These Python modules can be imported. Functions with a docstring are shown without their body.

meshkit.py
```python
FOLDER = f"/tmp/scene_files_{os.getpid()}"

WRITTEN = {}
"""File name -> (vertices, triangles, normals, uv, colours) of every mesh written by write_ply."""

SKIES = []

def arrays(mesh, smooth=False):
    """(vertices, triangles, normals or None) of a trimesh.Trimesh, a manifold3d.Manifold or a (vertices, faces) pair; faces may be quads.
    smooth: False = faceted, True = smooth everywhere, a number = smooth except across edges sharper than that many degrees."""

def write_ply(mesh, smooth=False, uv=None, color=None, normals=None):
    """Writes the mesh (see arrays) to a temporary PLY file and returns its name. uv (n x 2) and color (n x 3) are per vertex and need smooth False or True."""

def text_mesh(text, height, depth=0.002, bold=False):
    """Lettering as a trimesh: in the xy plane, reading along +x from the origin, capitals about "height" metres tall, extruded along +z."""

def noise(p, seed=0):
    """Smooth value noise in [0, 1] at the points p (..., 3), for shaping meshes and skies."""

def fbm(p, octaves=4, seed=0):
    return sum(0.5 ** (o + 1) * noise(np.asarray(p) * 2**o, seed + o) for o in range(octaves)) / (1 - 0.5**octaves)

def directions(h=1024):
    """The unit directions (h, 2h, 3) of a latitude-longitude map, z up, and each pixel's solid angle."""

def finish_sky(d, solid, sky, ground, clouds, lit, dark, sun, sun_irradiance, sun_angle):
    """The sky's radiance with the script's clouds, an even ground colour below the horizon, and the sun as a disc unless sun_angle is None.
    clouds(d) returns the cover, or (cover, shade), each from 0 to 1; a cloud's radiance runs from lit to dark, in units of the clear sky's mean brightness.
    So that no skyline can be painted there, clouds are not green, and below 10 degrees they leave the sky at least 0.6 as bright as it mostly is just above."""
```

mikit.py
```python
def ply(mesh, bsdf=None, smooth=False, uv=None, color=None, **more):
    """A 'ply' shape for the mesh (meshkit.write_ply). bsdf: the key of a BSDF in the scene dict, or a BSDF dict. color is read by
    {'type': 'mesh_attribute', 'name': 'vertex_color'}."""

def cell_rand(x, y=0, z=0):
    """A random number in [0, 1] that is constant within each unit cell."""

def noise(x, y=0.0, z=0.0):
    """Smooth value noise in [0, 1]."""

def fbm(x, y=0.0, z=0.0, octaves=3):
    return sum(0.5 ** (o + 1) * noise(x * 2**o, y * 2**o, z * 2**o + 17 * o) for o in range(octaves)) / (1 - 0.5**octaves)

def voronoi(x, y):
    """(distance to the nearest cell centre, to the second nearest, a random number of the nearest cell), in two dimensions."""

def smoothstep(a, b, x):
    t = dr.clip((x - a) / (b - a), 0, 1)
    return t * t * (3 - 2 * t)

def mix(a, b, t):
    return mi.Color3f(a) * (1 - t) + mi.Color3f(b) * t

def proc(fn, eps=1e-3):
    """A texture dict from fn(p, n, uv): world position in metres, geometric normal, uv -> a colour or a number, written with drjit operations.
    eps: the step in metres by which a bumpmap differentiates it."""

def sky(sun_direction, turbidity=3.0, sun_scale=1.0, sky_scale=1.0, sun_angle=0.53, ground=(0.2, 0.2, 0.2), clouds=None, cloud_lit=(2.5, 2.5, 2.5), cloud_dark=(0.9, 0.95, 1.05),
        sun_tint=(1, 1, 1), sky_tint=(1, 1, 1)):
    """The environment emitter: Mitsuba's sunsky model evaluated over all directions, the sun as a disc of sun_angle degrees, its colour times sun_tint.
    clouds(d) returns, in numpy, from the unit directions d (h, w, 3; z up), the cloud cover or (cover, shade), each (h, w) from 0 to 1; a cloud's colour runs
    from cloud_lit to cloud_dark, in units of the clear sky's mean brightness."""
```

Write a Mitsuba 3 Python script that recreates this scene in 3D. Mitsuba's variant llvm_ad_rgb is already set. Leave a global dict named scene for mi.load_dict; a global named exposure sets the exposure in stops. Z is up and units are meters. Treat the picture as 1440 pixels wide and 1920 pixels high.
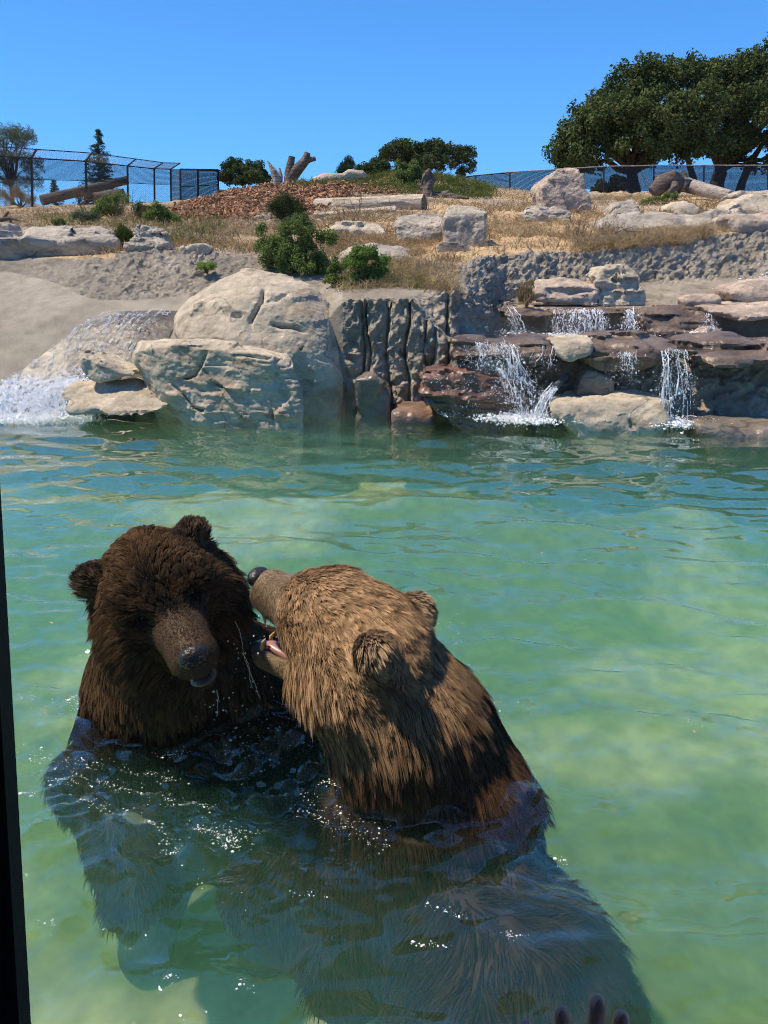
import math
import numpy as np
import trimesh
import drjit as dr
import mitsuba as mi
import mikit
import meshkit
from mikit import proc, noise, fbm, voronoi, smoothstep, mix, cell_rand
from scipy.spatial import ConvexHull, cKDTree

T = mi.ScalarTransform4f
scene, labels = {}, {}

# ------------------------------------------------------------------ camera, daylight, exposure
EYE = 1.5
scene['camera'] = {'type': 'perspective', 'fov': 53.07, 'fov_axis': 'x', 'near_clip': 0.05, 'far_clip': 1500.0,
                   'to_world': T().look_at([0, 0, EYE], [0, 0.9488, EYE - 0.3158], [0, 0, 1])}
SUN = np.array([-0.46, 0.02, 0.885])
SUN = SUN / np.linalg.norm(SUN)
scene['sky'] = mikit.sky(SUN.tolist(), turbidity=2.6, sun_angle=1.6, sky_tint=(0.44, 0.94, 1.38))
exposure = 1.95

# ------------------------------------------------------------------ small tools
FOC, CP, SP = 1442.0, 0.9488, 0.3158


def at(px, py, Y):
    """The point at forward distance Y that the reference shows at (px, py)."""
    x, yd = (px - 720) / FOC, (py - 960) / FOC
    d = np.array([x, CP - yd * SP, -SP - yd * CP])
    return np.array([0, 0, EYE]) + d * (Y / d[1])


def on_z(px, py, z=0.0):
    x, yd = (px - 720) / FOC, (py - 960) / FOC
    d = np.array([x, CP - yd * SP, -SP - yd * CP])
    return np.array([0, 0, EYE]) + d * ((z - EYE) / d[2])


def unit(v):
    v = np.asarray(v, float)
    return v / np.maximum(np.linalg.norm(v, axis=-1, keepdims=True), 1e-12)


def rgb(*c):
    return {'type': 'rgb', 'value': list(c)}


def ref(k):
    return {'type': 'ref', 'id': k}


NUM = {}


def number(key):
    n = NUM.get(key, 0)
    NUM[key] = n + 1
    return key if n == 0 else f'{key}_{n:03d}'


def tag(key, label=None, cat=None, group=None, kind=None):
    d = {}
    if label: d['label'] = label
    if cat: d['category'] = cat
    if group: d['group'] = group
    if kind: d['kind'] = kind
    labels[key] = d
    return key


def put(name, mesh, bsdf, smooth=False, parent=None, color=None, **more):
    """One mesh of the scene; parts get the parent's key in front."""
    key = number(name if parent is None else f'{parent}__{name}')
    scene[key] = mikit.ply(mesh, bsdf, smooth=smooth, color=color, **more)
    if name in ('wire_panel', 'top_panel', 'cloth_panel', 'roof_panel', 'crown', 'foliage'): tag(key, kind='stuff')     # wires, threads and leaves
    return key


def thing(name, label, cat, group=None):
    key = number(name)
    return tag(key, label, cat, group)


def join(parts):
    """Joins (v, f) pairs."""
    vs, fs, n = [], [], 0
    for v, f in parts:
        vs.append(v); fs.append(np.asarray(f) + n); n += len(v)
    return np.vstack(vs), np.vstack(fs)


def tris(q):
    q = np.asarray(q)
    return np.vstack([q[:, [0, 1, 2]], q[:, [0, 2, 3]]])


def tube(points, radii, sides=6, wob=0.0, seed=0):
    """A closed tapered tube along a polyline."""
    p = np.asarray(points, float)
    r = np.broadcast_to(np.asarray(radii, float), (len(p),))
    t = unit(np.gradient(p, axis=0))
    a = np.zeros_like(p)
    ref_ = np.array([0.0, 0, 1]) if abs(t[0, 2]) < 0.9 else np.array([1.0, 0, 0])
    for i in range(len(p)):
        x = np.cross(t[i], ref_) if i == 0 else a[i - 1] - t[i] * np.dot(a[i - 1], t[i])
        a[i] = unit(x)
    b = np.cross(t, a)
    g = np.arange(sides) * 2 * np.pi / sides
    rng = np.random.default_rng(seed)
    rr = r[:, None] * (1 + wob * rng.normal(size=(len(p), sides)))
    v = p[:, None] + rr[..., None] * (np.cos(g)[None, :, None] * a[:, None] + np.sin(g)[None, :, None] * b[:, None])
    n = len(p)
    i, j = np.meshgrid(np.arange(n - 1), np.arange(sides), indexing='ij')
    q = np.stack([i * sides + j, i * sides + (j + 1) % sides, (i + 1) * sides + (j + 1) % sides, (i + 1) * sides + j], -1).reshape(-1, 4)
    v = np.vstack([v.reshape(-1, 3), p[:1], p[-1:]])
    k = np.arange(sides)
    c0 = np.stack([np.full(sides, n * sides), (k + 1) % sides, k], 1)
    c1 = np.stack([np.full(sides, n * sides + 1), (n - 1) * sides + k, (n - 1) * sides + (k + 1) % sides], 1)
    return v, np.vstack([tris(q), c0, c1])


def box(c, s, rot=None):
    m = trimesh.creation.box(s)
    v = np.array(m.vertices)
    if rot is not None: v = v @ np.asarray(rot).T
    return v + np.asarray(c), np.array(m.faces)


def blob(c, r, sub=2):
    m = trimesh.creation.icosphere(sub)
    return np.array(m.vertices) * np.asarray(r) + np.asarray(c), np.array(m.faces)


def surface_nets(F, org, h):
    """Quads of the zero level of the grid F (negative inside)."""
    ins = F < 0
    n = np.array(F.shape) - 1
    cnt = np.zeros(n, np.int8)
    for a, b, c in np.ndindex(2, 2, 2):
        cnt += ins[a:a + n[0], b:b + n[1], c:c + n[2]]
    act = (cnt > 0) & (cnt < 8)
    cell = np.argwhere(act)
    idx = np.full(n, -1)
    idx[act] = np.arange(len(cell))
    acc, num = np.zeros((len(cell), 3)), np.zeros(len(cell))
    corners = list(np.ndindex(2, 2, 2))
    for A in corners:
        for ax in range(3):
            if A[ax]: continue
            B = list(A); B[ax] = 1
            fa = F[cell[:, 0] + A[0], cell[:, 1] + A[1], cell[:, 2] + A[2]]
            fb = F[cell[:, 0] + B[0], cell[:, 1] + B[1], cell[:, 2] + B[2]]
            x = (fa < 0) != (fb < 0)
            t = np.where(x, fa / np.where(fa == fb, 1, fa - fb), 0)
            pt = np.array(A, float)[None] + 0 * acc
            pt[:, ax] += t
            acc += np.where(x[:, None], pt, 0); num += x
    v = (cell + acc / num[:, None]) * h + org
    faces = []
    for ax in range(3):
        u, w = (ax + 1) % 3, (ax + 2) % 3
        lo = [slice(None)] * 3; hi = [slice(None)] * 3
        lo[ax] = slice(0, -1); hi[ax] = slice(1, None)
        s0, s1 = ins[tuple(lo)], ins[tuple(hi)]
        for flip, ch in ((False, s0 & ~s1), (True, ~s0 & s1)):
            e = np.argwhere(ch)
            e = e[(e[:, u] > 0) & (e[:, w] > 0) & (e[:, u] < n[u]) & (e[:, w] < n[w])]
            def cid(du, dw):
                k = e.copy(); k[:, u] -= du; k[:, w] -= dw
                return idx[k[:, 0], k[:, 1], k[:, 2]]
            q = np.stack([cid(1, 1), cid(0, 1), cid(0, 0), cid(1, 0)], 1)
            if flip: q = q[:, ::-1]
            faces.append(q)
    q = np.vstack(faces)
    q = q[(q >= 0).all(1)]
    return v, tris(q)


TAB = np.random.default_rng(77).random((64, 64, 64)).astype(np.float32).ravel()


def nz(p, f, seed=0):
    """Smooth value noise from a random lattice."""
    p = np.asarray(p, np.float32) * np.asarray(f, np.float32) + np.float32(0.37 + 11.7 * seed)
    fl = np.floor(p)
    t = p - fl
    t = t * t * (3 - 2 * t)
    i = fl.astype(np.int32)
    x0, y0, z0 = ((i[..., k] + (0, 17, 31)[k] * seed) & 63 for k in range(3))
    x1, y1, z1 = (x0 + 1) & 63, (y0 + 1) & 63, (z0 + 1) & 63
    x0, x1, y0, y1 = x0 << 12, x1 << 12, y0 << 6, y1 << 6
    tx, ty, tz = t[..., 0], t[..., 1], t[..., 2]
    def edge(y, z):
        a = TAB[x0 + y + z]
        return a + (TAB[x1 + y + z] - a) * tx
    a, b = edge(y0, z0), edge(y0, z1)
    a = a + (edge(y1, z0) - a) * ty
    b = b + (edge(y1, z1) - b) * ty
    return a + (b - a) * tz


def fb(p, f, octv=3, seed=0):
    p = np.asarray(p) * f
    return sum(0.5 ** (o + 1) * nz(p, 2.0 ** o, seed + o) for o in range(octv)) / (1 - 0.5 ** octv)


# ------------------------------------------------------------------ materials (each one entry)
def mat(key, fn=None, color=None, rough=0.8, spec=0.3, bump=None, scale=0.01, eps=2e-3, two=True, **more):
    b = {'type': 'principled', 'base_color': proc(fn) if fn else rgb(*color), 'roughness': rough, 'specular': spec, **more}
    if bump: b = {'type': 'bumpmap', 'arbitrary': proc(bump, eps), 'scale': scale, 'nested': b}
    scene[key] = {'type': 'twosided', 'nested': b} if two else b
    return key


def rock_colour(a, b, c, f=1.0, veins=1.0):
    def fn(p, n, uv):
        k = fbm(p.x * 1.7 * f, p.y * 1.7 * f, p.z * 2.2 * f, 4)
        g = fbm(p.x * 13 * f + 9, p.y * 13 * f, p.z * 13 * f, 3)
        h = noise(p.x * 70, p.y * 70, p.z * 70)
        s = smoothstep(0.52, 0.75, fbm(p.x * 4 * f, p.y * 4 * f + 3, p.z * 9 * f, 3))
        v1 = dr.abs(fbm(p.x * 1.1 * f + 5, p.y * 1.1 * f, p.z * 1.5 * f + 2, 4) - 0.5)
        v2 = dr.abs(fbm(p.x * 6 * f + 1, p.y * 6 * f + 7, p.z * 7 * f, 3) - 0.5)
        vein = (1 - 0.45 * veins * (1 - smoothstep(0.0, 0.007, v1))) * (1 - 0.12 * veins * (1 - smoothstep(0.0, 0.03, v2)))
        return mix(mix(a, b, smoothstep(0.35, 0.65, k)), c, s * 0.7) * (0.6 + 0.6 * g + 0.22 * h) * vein
    return fn


def grain(f):
    return lambda p, n, uv: fbm(p.x * f, p.y * f, p.z * f, 4)


mat('tan_rock', rock_colour((0.39, 0.335, 0.245), (0.47, 0.405, 0.295), (0.28, 0.225, 0.155)), bump=grain(22), scale=0.016)
mat('grey_rock', rock_colour((0.33, 0.295, 0.24), (0.41, 0.36, 0.28), (0.2, 0.175, 0.14)), bump=grain(22), scale=0.03)
mat('pink_rock', rock_colour((0.36, 0.285, 0.22), (0.42, 0.34, 0.26), (0.25, 0.19, 0.15)), bump=grain(18), scale=0.035)
mat('brown_rock', rock_colour((0.105, 0.075, 0.052), (0.17, 0.125, 0.088), (0.055, 0.042, 0.032)), rough=0.42, spec=0.5, bump=grain(30), scale=0.012)
mat('red_rock', rock_colour((0.16, 0.085, 0.055), (0.21, 0.14, 0.1), (0.08, 0.048, 0.035)), rough=0.4, spec=0.6, bump=grain(30), scale=0.014)
mat('wet_rock', rock_colour((0.13, 0.115, 0.095), (0.2, 0.17, 0.13), (0.075, 0.065, 0.055)), rough=0.25, spec=0.6, bump=grain(35), scale=0.014)
mat('concrete', rock_colour((0.24, 0.215, 0.17), (0.30, 0.27, 0.21), (0.19, 0.17, 0.135), 0.7, 0.0), bump=grain(40), scale=0.006)
mat('rough_concrete', rock_colour((0.27, 0.235, 0.18), (0.34, 0.295, 0.225), (0.19, 0.165, 0.13), 1.0, 0.0), rough=0.9, bump=grain(20), scale=0.085)


def ground_fn(p, n, uv):
    g = fbm(p.x * 0.55 + 4, p.y * 0.35, 0.0, 4)
    straw = mix((0.36, 0.255, 0.145), (0.44, 0.32, 0.18), fbm(p.x * 3, p.y * 3, 1.0, 3))
    dirt = mix((0.25, 0.195, 0.14), (0.33, 0.27, 0.2), fbm(p.x * 5, p.y * 5, 7.0, 3))
    c = mix(dirt, straw, smoothstep(0.36, 0.56, g))
    return c * (0.65 + 0.7 * fbm(p.x * 22, p.y * 12, p.z * 20, 3))


mat('ground', ground_fn, rough=0.95, spec=0.1, bump=grain(14), scale=0.05)


def floor_fn(p, n, uv):
    a = fbm(p.x * 1.1 + 2, p.y * 1.1, 0.0, 4)
    c = mix((0.22, 0.29, 0.08), (0.6, 0.62, 0.3), smoothstep(0.38, 0.66, a))
    return c * (0.6 + 0.8 * fbm(p.x * 9, p.y * 9, 3.0, 3))


mat('pool_concrete', floor_fn, rough=0.9, spec=0.1)


def wood_fn(a, b):
    def fn(p, n, uv):
        k = fbm(p.x * 5, p.y * 9, p.z * 22, 3)
        d = smoothstep(0.62, 0.7, fbm(p.x * 2.2, p.y * 5, p.z * 30 + 4, 3))
        return mix(mix(a, b, smoothstep(0.3, 0.7, k)), (0.1, 0.08, 0.06), d * 0.7)
    return fn


mat('pale_wood', wood_fn((0.36, 0.3, 0.22), (0.52, 0.44, 0.33)), bump=grain(20), scale=0.02)
mat('grey_wood', wood_fn((0.24, 0.21, 0.18), (0.36, 0.32, 0.28)), bump=grain(20), scale=0.03)
mat('dark_wood', wood_fn((0.09, 0.07, 0.055), (0.16, 0.125, 0.1)), bump=grain(20), scale=0.03)
mat('log_end', wood_fn((0.1, 0.08, 0.06), (0.17, 0.135, 0.105)))
mat('bark', wood_fn((0.055, 0.045, 0.036), (0.1, 0.085, 0.07)), bump=grain(6), scale=0.06)
for k_, c_ in (('chip_orange', (0.36, 0.175, 0.085)), ('chip_tan', (0.45, 0.27, 0.15)), ('chip_brown', (0.2, 0.1, 0.055))):
    mat(k_, color=c_, rough=0.85)
mat('black_metal', color=(0.012, 0.014, 0.016), rough=0.45, spec=0.5)
mat('shade_cloth', color=(0.012, 0.016, 0.022), rough=0.8)
mat('grey_plastic', color=(0.1, 0.11, 0.115), rough=0.35, spec=0.5)


def leaf_mat(key, a, b, tr=0.35):
    def fn(p, n, uv):
        return mix(a, b, cell_rand(p.x * 6, p.y * 6, p.z * 6)) * (0.75 + 0.5 * noise(p.x * 0.9, p.y * 0.9, p.z * 0.9))
    scene[key] = {'type': 'principledthin', 'base_color': proc(fn), 'roughness': 0.5, 'diff_trans': tr, 'spec_trans': 0.0}


leaf_mat('oak_leaf', (0.065, 0.09, 0.033), (0.125, 0.155, 0.055))
leaf_mat('dark_leaf', (0.06, 0.085, 0.035), (0.1, 0.125, 0.05))
leaf_mat('shrub_leaf', (0.13, 0.19, 0.055), (0.21, 0.28, 0.085), 0.55)
leaf_mat('bright_leaf', (0.14, 0.22, 0.05), (0.22, 0.32, 0.08), 0.6)
leaf_mat('silver_leaf', (0.11, 0.14, 0.08), (0.17, 0.2, 0.12), 0.5)
leaf_mat('needle', (0.05, 0.085, 0.05), (0.09, 0.13, 0.07), 0.3)
leaf_mat('dry_blade', (0.3, 0.22, 0.12), (0.46, 0.35, 0.2), 0.4)
leaf_mat('green_blade', (0.08, 0.12, 0.03), (0.17, 0.19, 0.06), 0.5)
leaf_mat('dead_stem', (0.17, 0.12, 0.08), (0.26, 0.19, 0.13), 0.2)

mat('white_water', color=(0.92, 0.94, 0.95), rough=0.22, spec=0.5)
mat('wet_concrete', rock_colour((0.055, 0.05, 0.04), (0.085, 0.075, 0.06), (0.04, 0.036, 0.03), 1.0, 0.0), rough=0.4, spec=0.35, bump=lambda p, n, uv: fbm(p.x * 22, p.y * 22, p.z * 22, 3), scale=0.005)
scene['clear_water'] = {'type': 'thindielectric', 'int_ior': 1.45}
scene['pool_water'] = {'type': 'homogeneous', 'albedo': rgb(0.22, 0.56, 0.39), 'sigma_t': 0.46}

#@@TERRAIN
# ------------------------------------------------------------------ the lie of the land: profiles from the pool edge to the far hill
from scipy.interpolate import PchipInterpolator
COLS = [  # azimuth column, then (row, forward distance) of: waterline, rim, tread end, second rim, bank foot, bank top, ground, upper ground, crest, plateau
    (-420, [(772, 7.6), (700, 8.0), (620, 8.5), (590, 8.9), (510, 10.0), (480, 10.4), (455, 13), (415, 20), (394, 30), (388, 56)]),
    (0,    [(772, 7.6), (700, 8.0), (620, 8.5), (590, 8.9), (508, 10.0), (484, 10.4), (455, 13), (415, 20), (392, 30), (386, 56)]),
    (100,  [(772, 7.6), (700, 8.0), (620, 8.5), (575, 8.9), (530, 9.6),  (484, 10.1), (453, 13), (413, 20), (390, 30), (384, 56)]),
    (180,  [(768, 7.6), (690, 7.95), (610, 8.5), (568, 8.85), (560, 8.95), (484, 9.8), (453, 12.5), (414, 20), (389, 30), (383, 56)]),
    (260,  [(765, 7.6), (690, 7.9), (600, 8.5), (570, 8.8), (560, 8.9), (472, 9.8), (453, 12), (415, 19), (387, 30), (380, 56)]),
    (330,  [(765, 7.6), (690, 7.9), (600, 8.5), (570, 8.8), (556, 8.9), (472, 9.8), (452, 12), (420, 17), (384, 30), (374, 56)]),
    (450,  [(765, 7.7), (690, 8.0), (600, 8.6), (560, 8.9), (545, 9.0), (476, 9.9), (455, 12), (425, 16), (372, 30), (362, 56)]),
    (570,  [(765, 7.7), (660, 7.95), (600, 8.3), (570, 8.6), (545, 8.9), (498, 9.9), (465, 11.5), (424, 15.5), (362, 30), (352, 56)]),
    (650,  [(765, 7.65), (566, 7.9), (562, 8.0), (556, 8.2), (525, 9.2), (478, 10.8), (450, 12), (405, 16), (352, 30), (346, 56)]),
    (760,  [(765, 7.6), (560, 7.85), (557, 7.95), (550, 8.15), (520, 9.1), (482, 10.6), (458, 12), (402, 16), (346, 30), (340, 56)]),
    (845,  [(768, 7.55), (640, 7.75), (632, 7.85), (552, 8.05), (540, 8.3), (494, 9.4), (462, 11.5), (400, 16), (350, 30), (345, 56)]),
    (900,  [(780, 7.4), (668, 7.55), (640, 8.3), (590, 8.5), (560, 8.7), (484, 9.6), (452, 12), (396, 17), (356, 30), (350, 56)]),
    (950,  [(785, 7.3), (668, 7.5), (632, 8.9), (578, 9.0), (564, 9.5), (478, 10.1), (445, 12.3), (394, 17), (360, 30), (354, 56)]),
    (1010, [(788, 7.25), (668, 7.5), (632, 9.0), (577, 9.1), (562, 9.7), (472, 10.3), (442, 12.5), (392, 18), (364, 30), (358, 56)]),
    (1120, [(790, 7.2), (668, 7.5), (632, 9.0), (577, 9.1), (550, 10.0), (466, 10.6), (440, 12.6), (390, 18), (366, 30), (360, 56)]),
    (1250, [(795, 7.15), (672, 7.5), (634, 9.0), (577, 9.1), (528, 10.5), (456, 11.0), (434, 12.8), (390, 18), (366, 30), (360, 56)]),
    (1350, [(798, 7.1), (676, 7.5), (636, 9.0), (578, 9.1), (520, 10.7), (440, 11.4), (420, 13), (388, 18), (366, 30), (360, 56)]),
    (1440, [(800, 7.05), (680, 7.5), (638, 9.0), (578, 9.1), (518, 10.8), (432, 11.5), (415, 13), (386, 18), (364, 30), (358, 56)]),
    (1860, [(805, 7.0), (684, 7.5), (640, 9.0), (578, 9.1), (518, 10.8), (432, 11.5), (415, 13), (386, 18), (364, 30), (358, 56)]),
]
DIVS = [10, 34, 26, 16, 16, 26, 18, 26, 30, 6, 4]
ctrl = []
for cpx, rows in COLS:
    pts = [at(cpx, *r) for r in rows]
    pts[0][2] = 0.0
    w = pts[0]
    under = [w[0] * (w[1] - 0.45) / w[1], w[1] - 0.45, -1.45]
    last = pts[-1]
    far = [last[0] * 90 / last[1], 90.0, last[2] - 2.0]
    vfar = [last[0] * 900 / last[1], 900.0, last[2] - 8.0]
    ctrl.append([under] + pts + [far, vfar])
ctrl = np.array(ctrl)                       # columns x 13 x 3
DIVS = DIVS + [4]
colx = np.array([c[0] for c in COLS], float)
NC = 560
ucol = np.concatenate([np.linspace(-420, -60, 24)[:-1], np.linspace(-60, 1500, NC), np.linspace(1500, 1860, 24)[1:]])
prof = PchipInterpolator(colx, ctrl, axis=0)(ucol)      # per fine column the 13 knots
rows_, seg_ = [], []
for k, dv in enumerate(DIVS):
    t = np.arange(dv) / dv
    a, b = prof[:, k], prof[:, k + 1]
    for x in t:
        rows_.append(a + (b - a) * x)
        seg_.append(k + x)
rows_.append(prof[:, -1]); seg_.append(float(len(DIVS)))
G = np.stack(rows_, 1)                       # columns x rows x 3
seg_ = np.array(seg_)
S2 = G.copy()
for _ in range(2):                           # rounds the knees of the profiles
    S2[:, 1:-1] = 0.25 * S2[:, :-2] + 0.5 * S2[:, 1:-1] + 0.25 * S2[:, 2:]
G = S2
nc, nr = G.shape[:2]


def grid_normals(G):
    return unit(np.cross(np.gradient(G, axis=0), np.gradient(G, axis=1)))


Nn = grid_normals(G)
U = np.broadcast_to(ucol[:, None], (nc, nr))
S = np.broadcast_to(seg_[None], (nc, nr))


def sstep(a, b, x):
    t = np.clip((x - a) / (b - a), 0, 1)
    return t * t * (3 - 2 * t)


flat = G.reshape(-1, 3)
lump = (fb(flat, 2.2, 3, 1) - 0.5).reshape(nc, nr)
peb = (fb(flat * [1, 1, 1.25], 17.0, 2, 5) - 0.5).reshape(nc, nr)
peb2 = (0.5 - np.abs(fb(flat, 5.0, 2, 8) - 0.5) * 4).reshape(nc, nr)
bank = sstep(4.8, 5.05, S) * (1 - sstep(5.95, 6.25, S))            # the rough sprayed bank
bankw = bank * np.maximum(sstep(110, 190, U) * (1 - sstep(360, 480, U)), sstep(820, 900, U))
wall = sstep(0.9, 1.1, S) * (1 - sstep(2.0, 2.6, S)) * sstep(630, 660, U) * (1 - sstep(880, 930, U))
wall2 = sstep(2.9, 3.1, S) * (1 - sstep(4.6, 5.2, S)) * sstep(800, 840, U) * (1 - sstep(940, 990, U))
cliff = sstep(0.8, 1.1, S) * (1 - sstep(1.95, 2.1, S)) * sstep(880, 920, U)
grd = sstep(6.0, 6.6, S) * (1 - sstep(8.6, 9.4, S))
xw = U + 18 * (nz(flat * [0, 0, 1] + U.reshape(-1, 1) * [0.02, 0, 0], 3.0, 4).reshape(nc, nr) - 0.5)
flute = np.zeros_like(U)
for g_, w_ in ((684, 3), (692, 2), (727, 5), (764, 3), (800, 2), (809, 4), (842, 5), (868, 3)):
    flute = flute - np.exp(-((xw - g_) / w_) ** 2) * (0.6 + 0.8 * nz(flat * [0.3, 0.3, 1], 3.0, g_).reshape(nc, nr))
disp = bankw * (0.10 * peb + 0.10 * lump + 0.03 * peb2) + (wall + wall2) * (0.13 * peb + 0.12 * lump + 0.04 * peb2 + 0.09 * flute) + cliff * (0.13 * peb + 0.2 * lump) \
    + grd * (0.10 * lump + 0.05 * peb) + 0.02 * lump * (S < 6) + 0.35 * sstep(8.6, 9.2, S) * lump * (S < 10)
G = G + Nn * disp[..., None]
# the mound of wood chips and the grassy knoll are lifted out of the slope
X_, Y_, Z_ = G[..., 0], G[..., 1], G[..., 2]


def dome(px, py, Y, rx, ry, hgt, pw=2.0):
    c = at(px, py, Y)
    d = np.sqrt(((X_ - c[0]) / rx) ** 2 + ((Y_ - c[1]) / ry) ** 2)
    return hgt * np.exp(-d ** pw)


mound = dome(480, 380, 19.5, 2.0, 2.6, 0.5, 2.4) + dome(640, 365, 21.5, 1.7, 1.7, 0.3, 2.2)
knoll = dome(730, 350, 27, 2.6, 2.5, 0.42, 2.2) + dome(880, 350, 28, 2.5, 2.0, 0.1)
Z_ += mound * (1 + 0.25 * lump) + knoll * (1 + 0.3 * lump)
idx_ = np.arange(nc * nr).reshape(nc, nr)


def strip(r0, r1):
    """Vertices and faces of the rows whose segment number is within r0..r1."""
    k = np.where((seg_ >= r0 - 1e-6) & (seg_ <= r1 + 1e-6))[0]
    V = G[:, k[0]:k[-1] + 1]
    n = V.shape[1]
    i = np.arange(nc * n).reshape(nc, n)
    q = np.stack([i[:-1, :-1], i[1:, :-1], i[1:, 1:], i[:-1, 1:]], -1).reshape(-1, 4)
    return V.reshape(-1, 3), tris(q)


def split(r0, r1, mask_fn):
    v, f = strip(r0, r1)
    c = v[f].mean(1)
    m = mask_fn(c)
    out = []
    for mm in (m, ~m):
        used = np.unique(f[mm]); re = np.full(len(v), -1); re[used] = np.arange(len(used))
        out.append((v[used], re[f[mm]]))
    return out


def azim(c):
    """The column number of a point (a bearing from the viewer)."""
    return np.interp(c[:, 0] / c[:, 1], np.sort(prof[:, 6, 0] / prof[:, 6, 1]), ucol)


for nm, mesh, mt_ in (('pool_wall', strip(0, 5), 'concrete'), ('rock_bank', strip(5, 6), 'rough_concrete'), ('hillside', strip(6, 12), 'ground')):
    if nm == 'pool_wall':
        a_, b_ = split(0, 5, lambda c: azim(c) > 640)
        tag(put('pool_wall', a_, 'rough_concrete', smooth=True), 'rough sprayed concrete rock wall behind the pool with fluted face', kind='structure')
        tag(put('water_chute', b_, 'concrete', smooth=True), 'smooth pale concrete slope running down to the pool at the left', kind='structure')
    else:
        tag(put(nm, mesh, mt_, smooth=True), None, kind='structure')
labels['rock_bank']['label'] = 'pebbly grey brown concrete bank above the pool'
labels['hillside']['label'] = 'dry straw covered hillside rising behind the pool'
ground_tree = cKDTree(G[:, :, :2].reshape(-1, 2))
ground_pts = G.reshape(-1, 3)


def ground_z(x, y):
    d, i = ground_tree.query(np.stack([np.atleast_1d(x), np.atleast_1d(y)], -1), k=3)
    return ground_pts[i][..., 2].mean(-1)


def ground_at(px, py, lo=6.0, hi=10.5):
    """The terrain point whose bearing and height angle are nearest (px, py): where a thing there stands."""
    k = (seg_ >= lo) & (seg_ <= hi)
    g = G[:, k].reshape(-1, 3)
    q = g - [0, 0, EYE]
    f = q[:, 1] * CP - q[:, 2] * SP
    u = 720 + FOC * q[:, 0] / f
    w = 960 - FOC * (q[:, 1] * SP + q[:, 2] * CP) / f
    return g[np.argmin((u - px) ** 2 + (w - py) ** 2)]


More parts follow.
